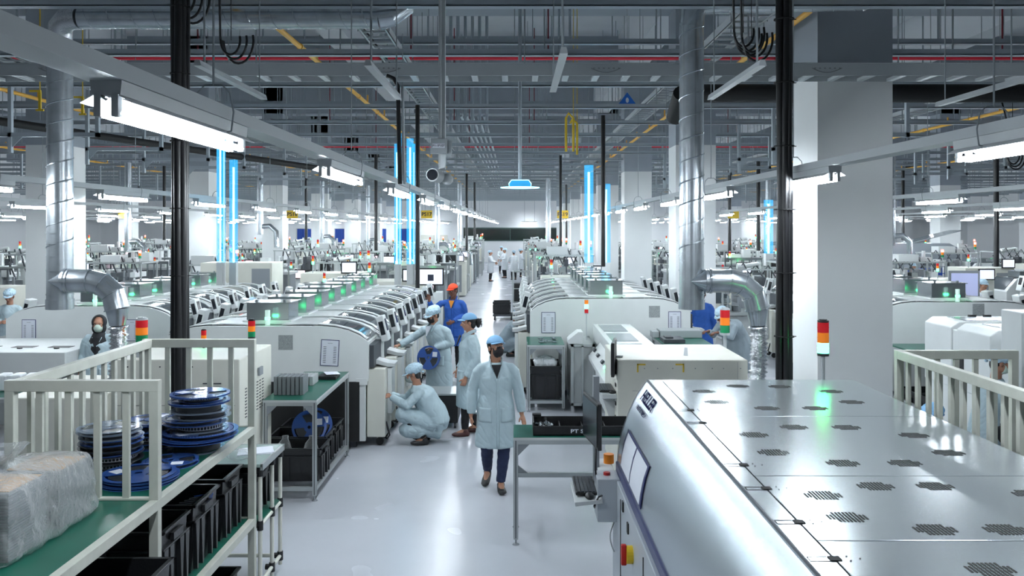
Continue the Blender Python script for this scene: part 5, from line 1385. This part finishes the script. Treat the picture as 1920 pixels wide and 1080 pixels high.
# machines in front of the outer lines
t = thing('conveyor', 'long white conveyor with black latches at the far left', 'conveyor', (0, 0, 0))
MB().box(-8.6, -5.9, 11.2, 11.9, .82, 1.12).box(-8.6, -6.05, 11.4, 13.2, .75, 1.05).build('body', WHITE, t, bevel=.01)
b = MB()
for x in (-8.2, -7.7, -7.2, -6.7, -6.2): b.cyl((x, 11.55, 1.12), (x, 11.55, 1.135), .035, 10); b.box(x-.18, x+.12, 11.65, 11.8, 1.12, 1.125)
b.build('latches', BLACK, t)
b = MB()
for x in (-8.4, -7.3, -6.2): b.box(x-.02, x+.02, 11.25, 11.3, 0, .82); b.box(x-.02, x+.02, 13.1, 13.15, 0, .82)
b.build('legs', ALU, t)
MB().box(-8.5, -6.0, 11.5, 11.8, .1, .8).build('lower_panels', mat('cabinet_grey', (1,)*4), t)
bench('green-topped bench at the far left edge with white packets', -7.6, -4.75, 9.1, 9.9, .95, (.2, False))
for q in range(4):
    o = MB().cbox((0, 0, .09), .12, .22, .18, (0, 0, .1*q)).build('white_packet', mat('bag_white', (1,)*4), loc=(-5.75+.16*q-.1, 9.5, .951), bevel=.02); tag(o, 'wrapped white packet on the far left bench, %s from the left' % ORD[q], 'packet', 'wrapped white packets')
o = MB().cbox((0, 0, .04), .34, .25, .08).build('device_case', BLACK, loc=(-4.98, 9.5, .951), bevel=.01); tag(o, 'black case at the right end of the far left bench', 'case')
bench('green-topped bench beside the masked worker', -5.75, -4.9, 12.2, 13.1, .98, (.2, False))
# right side: printers and monitor
t = thing('screen_printer', 'white low machine with chamfered lids right of the big column', 'machine', (0, 0, 0))
pr = [(5.50, .75), (5.50, 1.50), (5.60, 1.57), (7.2, 1.57), (7.2, .75)]
MB().prism(pr, 10.75, 11.45).prism(pr, 9.87, 10.62).box(5.52, 7.1, 9.9, 11.4, .1, 1.48).build('body', WHITE, t, bevel=.012)
for y0_, y1_ in ((10.85, 11.35), (9.97, 10.5)): MB().box(5.75, 6.9, y0_, y1_, 1.57, 1.576).build('lid', mat('lid_grey', (1,)*4), t)
b = MB()
for x, y, z in ((6.1, 11.38, 1.58), (6.3, 11.38, 1.58), (6.5, 10.8, 1.58), (6.7, 10.8, 1.58), (6.2, 10.55, 1.58), (6.4, 10.55, 1.58), (5.9, 9.93, 1.58)): b.cbox((x, y, z), .09, .05, .03)
b.box(5.49, 5.52, 10.45, 10.58, .98, 1.2); b.build('latches', BLACK, t)
bench('green-topped bench right of the big column behind the right railing', 5.72, 6.95, 11.75, 13.1, .98, (.2, False))
crate(5.85, 6.35, 11.85, 12.4, .0, .34, 'black floor crate under the green bench right of the big column, nearer', 'black floor crates right of the column')
crate(5.85, 6.35, 12.45, 13.0, .0, .34, 'black floor crate under the green bench right of the big column, farther', 'black floor crates right of the column')
t = thing('control_terminal', 'white terminal with a dark screen at the right edge', 'terminal', (5.75, 9.4, 0))
MB().box(-.28, .0, -.2, .2, .9, 1.84).box(.0, .8, -.15, .25, 1.1, 1.80).box(.0, .8, -.1, .4, .1, 1.1).build('housing', WHITE, t, bevel=.012)
MB().box(-.12, .75, -.215, -.2, 1.40, 1.78).build('screen', SCREEN, t)
MB().box(-.07, .70, -.218, -.215, 1.44, 1.74).build('screen_window', mat('screen_grey', rgb(60, 64, 76), .2), t)

# ================================================================ background equipment types
def v_cabinet():
    t = thing('test_machine', 'x', 'machine')
    MB().box(-.75, .75, 0, 1.1, .05, 1.5).build('cabinet', CREAM, t, bevel=.012)
    MB().box(-.6, .1, -.01, 0, .75, 1.3).build('window', SMOKE, t); MB().box(.2, .6, -.01, 0, .2, 1.35).build('door', GREYM, t)
    MB().box(-.751, -.745, .2, .9, .2, 1.3).build('side_door', OFFW, t)
    m_ = MB().box(.3, .7, -.12, -.08, 1.5, 1.78).build('monitor', BLACK, t); MB().box(.33, .67, -.125, -.12, 1.53, 1.75).build('screen', SCR_ON, m_)
    stack_light('stack_light', (-.5, .3, 1.5), .03, .2, 'g', '', pole=.2, par=t, topc=TRUNK, base=.012)
    return t
def v_rack():
    t = thing('magazine_rack', 'x', 'rack')
    b = MB()
    for x in (-.5, 0, .5):
        for y in (0, .7): b.cyl((x, y, .1), (x, y, 1.75), .016, 8)
    for z in (.12, .65, 1.2, 1.74):
        for y in (0, .7): b.cyl((-.5, y, z), (.5, y, z), .014, 8)
        for x in (-.5, .5): b.cyl((x, 0, z), (x, .7, z), .014, 8)
    b.build('frame', ALU, t, smooth=True)
    for z in (.14, .67, 1.22):
        for x in (-.46, -.14, .18):
            b = MB(); b.box(x, x+.28, .03, .67, z, z+.45); b.build('magazine', BLACK if (z, x) != (.67, -.14) else DGREY, t)
    b = MB()
    for x in (-.5, .5):
        for y in (0, .7): b.cyl((x-.02, y, .05), (x+.02, y, .05), .05, 10)
    b.build('casters', DGREY, t)
    return t
def v_cell(seed=1):
    rq = random.Random(seed); t = thing('assembly_cell', 'x', 'machine')
    b = MB(); b.box(-.8, .8, 0, 1.1, .72, .8)
    for x in (-.78, .74):
        for y in (0, 1.06): b.box(x, x+.04, y, y+.04, 0, 1.9)
    b.box(-.8, .8, 0, .04, 1.86, 1.9).box(-.8, .8, 1.06, 1.1, 1.86, 1.9).box(-.8, -.76, 0, 1.1, 1.86, 1.9).box(.76, .8, 0, 1.1, 1.86, 1.9)
    b.build('frame', ALU, t)
    MB().box(-.74, .74, .1, 1.0, .1, .7).build('base_cabinet', OFFW, t)
    for q in range(5):
        b = MB(); x = -.65+q*.28
        for k in range(4):
            z = .8+.22*k; b.box(x+rq.uniform(-.05, .03), x+rq.uniform(.08, .2), rq.uniform(.05, .4), rq.uniform(.5, .95), z, z+rq.uniform(.1, .22))
            b.cyl((x+.05, .15, z), (x+.05, .15, z+.2), .03, 8)
        b.build('actuator', [OFFW, STAIN, GREYM, WHITE, DGREY][(q+seed) % 5], t)
    if seed == 1:
        b = MB(); b.loft([(-.25, .5, 1.6), (-.25, .45, 1.85), (-.22, .4, 1.95)], [.10, .08, .08], 12)
        b.cyl((-.32, .4, 1.95), (-.12, .4, 1.95), .08, 12).loft([(-.2, .35, 1.95), (.15, .3, 2.02), (.2, .28, 2.0)], [.06, .05, .05], 10).cyl((.2, .28, 2.05), (.2, .28, 1.8), .035, 10)
        b.build('robot_arm', WHITE, t, smooth=True)
    else:
        b = MB(); b.box(-.45, .1, .2, .7, 1.9, 2.1).box(.2, .5, .3, .6, 1.9, 2.02).cyl((.35, .45, 2.0), (.35, .45, 2.2), .05, 10)
        b.build('drive_head', OFFW, t)
    b = MB()
    for q in range(4): b.loft([(-.6+.3*q, .5, 1.7), (-.5+.3*q, .3, 1.95+.1*rq.random()), (-.3+.3*q, .2, 1.6)], .02, 6)
    b.build('hoses', DGREY, t)
    stack_light('stack_light', (.7, .1, 1.9), .035, .22, 'g' if seed % 2 else 'r', '', pole=.12, par=t, topc=TRUNK, base=.012)
    return t
def v_cage():
    t = thing('guarded_cell', 'x', 'machine'); b = MB()
    for i_ in range(9):
        x = -.8+.2*i_; b.box(x-.02, x+.02, -.02, .02, 0, 1.65)
    b.box(-.82, .82, -.03, .03, 1.62, 1.7); b.box(-.82, .82, -.03, .03, .1, .16)
    b.build('guard_bars', STAIN, t)
    MB().box(-.75, .75, .15, 1.0, .05, 1.45).build('body', GREYM, t, bevel=.01)
    MB().box(-.8, .8, .05, 1.1, 1.45, 1.52).build('top_board', OFFW, t)
    b = MB(); b.box(-.12, .12, .3, .6, 1.52, 1.95).box(-.5, -.2, .3, .7, 1.52, 1.8).box(.25, .6, .3, .6, 1.52, 1.7).cyl((.4, .4, 1.7), (.4, .4, 2.0), .05, 10)
    b.build('drive_unit', WHITE, t)
    stack_light('stack_light', (-.6, .2, 1.52), .032, .22, 'ga', '', pole=.15, par=t, topc=TRUNK, base=.012)
    return t
def v_low():
    t = thing('transfer_machine', 'x', 'machine')
    MB().prism([(-.8, .1), (-.8, .95), (-.5, 1.3), (.5, 1.3), (.8, .95), (.8, .1)], 0, 1.2).build('body', WHITE, t, bevel=.012)
    MB().prism([(-.78, .99), (-.5, 1.32), (-.42, 1.32), (-.72, .99)], .15, 1.05).build('hood_window', SMOKE, t)
    MB().box(-.3, .3, .2, .8, 1.3, 1.5).build('top_box', STAIN, t, bevel=.006)
    m_ = MB().box(.45, .8, -.06, -.02, 1.2, 1.5).build('monitor', BLACK, t); MB().box(.48, .77, -.065, -.06, 1.23, 1.47).build('screen', SCR_PK, m_)
    stack_light('stack_light', (.3, .1, 1.3), .03, .2, 'g', '', pole=.25, par=t, topc=TRUNK, base=.012)
    return t
protos = {'cab': v_cabinet(), 'rack': v_rack(), 'cellA': v_cell(1), 'cellB': v_cell(4), 'cage': v_cage(), 'low': v_low()}
desc = {'cab': 'cream cabinet with dark window', 'rack': 'wheeled tube rack of black magazines', 'cellA': 'open cell with white arm', 'cellB': 'open cell with boxy white head', 'cage': 'grey machine behind steel guard bars', 'low': 'low chamfered white machine'}
gname = {k: desc[k].split(' with')[0]+'s far back' for k in desc}
usedp = set(); cnt = {}
def put(kind, x, y, rz, where):
    key = (kind, where); cnt[key] = cnt.get(key, 0)+1
    lb = '%s, %s back in the %s' % (desc[kind], ORD[cnt[key]-1], where)
    if kind not in usedp:
        usedp.add(kind); o = protos[kind]; o.location = (x, y, 0); o.rotation_euler = (0, 0, rz); tag(o, lb, None, gname[kind])
    else: o = copy_tree(protos[kind], (x, y, 0), rz, lb, gname[kind])
    return o
rq = random.Random(21)
def fill(X, y0, y1, seq, where, jit=.15, step=2.0, w=1.5):
    y = y0; i_ = 0
    while y < y1:
        k = seq[i_ % len(seq)]; rz = 0
        if abs(X) < .6*y+1.5 and not (X == 14.6 and 28.5 < y < 33):
            o = put(k, X+rq.uniform(-jit, jit), y, rz, where)
            s = rq.uniform(.94, 1.08); o.scale = (1, 1, s)
        y += step+rq.uniform(0, .25); i_ += 1
fill(-2.75, 19.2, 58, ['cab', 'low', 'cage', 'rack', 'cage', 'cellA', 'rack', 'cab', 'cellB'], 'row left of the aisle', .1)
fill(-4.6, 19.3, 58, ['low', 'cab', 'cellA', 'cage', 'cab', 'cellB', 'low'], 'second row left of the aisle')
fill(1.35, 20.6, 58, ['cab', 'cellB', 'low', 'cellA', 'cab', 'cage', 'cellB'], 'row right of the aisle', .05)
fill(5.6, 20.2, 56, ['cellA', 'cab', 'low', 'cage', 'cellB'], 'second row right of the aisle')
fill(7.6, 19.6, 56, ['cab', 'cellA', 'rack', 'low', 'cage', 'cellB'], 'third row right of the aisle')
fill(-7.3, 20.4, 56, ['cellB', 'cab', 'cage', 'low', 'cellA', 'rack'], 'third row left of the aisle')
fill(-11.2, 17.2, 56, ['cab', 'cellA', 'low', 'cellB', 'cage', 'cab'], 'fourth row left of the aisle')
fill(-13.6, 21.5, 56, ['cage', 'cellA', 'cab', 'cellB', 'low'], 'fifth row left of the aisle')
fill(-17.0, 24, 56, ['cellB', 'cab', 'cellA', 'low'], 'sixth row left of the aisle')
fill(11.0, 21.0, 56, ['cab', 'cellB', 'cage', 'cellA', 'rack', 'low'], 'fourth row right of the aisle')
fill(14.6, 22, 56, ['cellA', 'low', 'cab', 'cellB', 'cage'], 'fifth row right of the aisle')
fill(19.5, 29, 56, ['cellB', 'cab', 'cellA', 'low'], 'sixth row right of the aisle')
fill(-21, 32, 56, ['cellA', 'cab', 'low', 'cellB'], 'seventh row left of the aisle')
# remaining prototypes all used
# big oven far right
t = thing('reflow_oven', 'distant silver reflow oven with navy stripe in the right background', 'oven', (14.2, 31.0, 0))
MB().prism([(-2.2, 1.2), (-2.1, 1.9), (-1.6, 2.2), (1.6, 2.2), (2.2, 1.9), (2.2, 0), (-2.2, 0)], 0, 1.4).build('hood', HOOD, t)
MB().box(-2.22, 2.2, -.02, 0, .95, 1.3).build('navy_stripe', mat('stripe_blue', rgb(30, 70, 160), .4), t)
MB().cbox((1.2, .5, 2.45), 1.8, .9, .04, (0, R(-14), 0)).build('raised_lid', OVTOP, t)
# large white enclosures at the left (behind bundle)
t = thing('enclosure', 'tall cream enclosure with grey door behind the left placement machines', 'machine', (-6.2, 19.0, 0))
o_ = protos
MB().box(-1.45, .15, 0, .9, 0, 1.98).build('panels', CREAM, t, bevel=.01)
MB().box(-.3, .1, -.02, 0, .3, 1.85).build('grey_door', GREYM, t); MB().box(-1.2, -1.1, -.01, 0, 1.2, 1.4).build('lock', DGREY, t)
t.location = (-5.55, 19.0, 0)
# trolleys near the aisle on the right
t = thing('cage_trolley', 'wire cage trolley with black boxes and a yellow plate beside the aisle', 'trolley', (.22, 25.4, 0))
b = MB()
for x in (-.27, .27):
    for y in (0, .6): b.cyl((x, y, .1), (x, y, 1.45), .016, 8)
for z in (.12, .55, .95, 1.45):
    b.cyl((-.27, 0, z), (.27, 0, z), .014, 8); b.cyl((-.27, .6, z), (.27, .6, z), .014, 8); b.cyl((-.27, 0, z), (-.27, .6, z), .014, 8); b.cyl((.27, 0, z), (.27, .6, z), .014, 8)
b.cyl((0, 0, .12), (0, 0, 1.45), .01, 8)
b.build('frame', ALU, t, smooth=True)
MB().box(-.24, .24, .05, .55, .14, 1.1).build('black_boxes', BLACK, t); MB().box(-.22, .22, -.03, -.02, .28, .42).build('yellow_plate', TAPEY, t)
b = MB()
for x in (-.25, .25):
    for y in (0, .6): b.cyl((x-.02, y, .05), (x+.02, y, .05), .05, 10)
b.build('casters', DGREY, t)
crate(-.66, -.12, 25.5, 26.2, .18, .36, 'upper black crate on the floor trolley beside the aisle', 'black crates by the aisle')
t = thing('floor_dolly', 'low dolly with dark wheels beside the aisle under a black crate', 'dolly', (-.35, 25.85, 0))
MB().box(-.3, .3, -.38, .38, .12, .175).build('deck', DGREY, t)
b = MB()
for x in (-.25, .25):
    for y in (-.3, .3): b.cyl((x-.02, y, .06), (x+.02, y, .06), .06, 10)
b.build('casters', BLACK, t)
# small tool cart between workers
t = thing('tool_cart', 'small black-sided tool cart behind the squatting worker', 'cart', (-.98, 12.0, 0))
MB().box(-.22, .2, -.3, .25, .08, .46).build('body', BLACK, t, bevel=.01); MB().box(-.24, .22, -.32, .27, .46, .48).build('top_tray', ALU, t)
b = MB()
for x in (-.18, .16): b.cyl((x-.015, -.26, .04), (x+.015, -.26, .04), .04, 10); b.cyl((x-.015, .2, .04), (x+.015, .2, .04), .04, 10)
b.build('casters', DGREY, t)
# monitor cabinet behind the blue-coated man
t = thing('control_cabinet', 'white control cabinet with lit monitor behind the orange-capped worker', 'cabinet', (-1.85, 18.6, 0))
MB().box(-.35, .25, 0, .5, 0, 1.35).build('body', WHITE, t, bevel=.01)
m_ = MB().box(-.28, .3, .05, .1, 1.5, 1.88).build('monitor', BLACK, t); MB().box(-.25, .27, .045, .05, 1.53, 1.85).build('screen', SCR_ON, m_)
MB().box(.07, .12, .1, .15, 1.35, 1.55).build('stand', BLACK, t); MB().box(-.05, .08, .04, .045, 1.6, 1.74).build('screen_image', INK, m_)
t = thing('monitor_desk', 'cabinet with a tilted monitor beside the capped worker at right', 'cabinet', (9.0, 17.0, 0))
MB().box(-.3, .6, 0, .7, 0, 1.15).build('body', WHITE, t, bevel=.01)
m_ = MB().cbox((0, .1, 1.55), .58, .05, .7, (0, 0, R(-8))).build('monitor', GREYM, t); MB().cbox((0, .07, 1.55), .5, .01, .6, (0, 0, R(-8))).build('screen', mat('screen_violet', rgb(150, 160, 200), .3, emit=.5, ecol=(.5, .55, .8, 1)), m_)
MB().box(-.2, .2, -.1, .2, 1.15, 1.2).build('keyboard', BLACK, t)
reel(.175, .03, REELB, REELT, 'dark blue reel held by the leaning masked worker', (-1.25, 12.45, .86), tilt=(R(75), 0, 0), rz=R(-15), group='hand-held reel')
# ================================================================ camera, light, output look
cd = bpy.data.cameras.new('camera'); cam = bpy.data.objects.new('camera', cd); COL.objects.link(cam)
cam.location = (0, 0, CAM_H); cam.rotation_euler = (PI/2, 0, 0)
cd.sensor_width = 36; cd.lens = F/1920*36; cd.shift_x = -5/1920; cd.shift_y = -112/1920; cd.clip_end = 300
SC.camera = cam
w = bpy.data.worlds.new('world'); SC.world = w; w.use_nodes = True
w.node_tree.nodes['Background'].inputs[0].default_value = (.75, .85, 1, 1); w.node_tree.nodes['Background'].inputs[1].default_value = .2
SC.view_settings.view_transform = 'Standard'; SC.view_settings.look = 'None'; SC.view_settings.exposure = .08; SC.view_settings.gamma = 1
SC.view_settings.use_curve_mapping = False
SC.cycles.max_bounces = 7; SC.cycles.diffuse_bounces = 3; SC.cycles.adaptive_threshold = .035; SC.cycles.glossy_bounces = 4; SC.cycles.transparent_max_bounces = 12
SC.cycles.sample_clamp_indirect = 4; SC.cycles.use_denoising = True; SC.cycles.caustics_reflective = False; SC.cycles.caustics_refractive = False
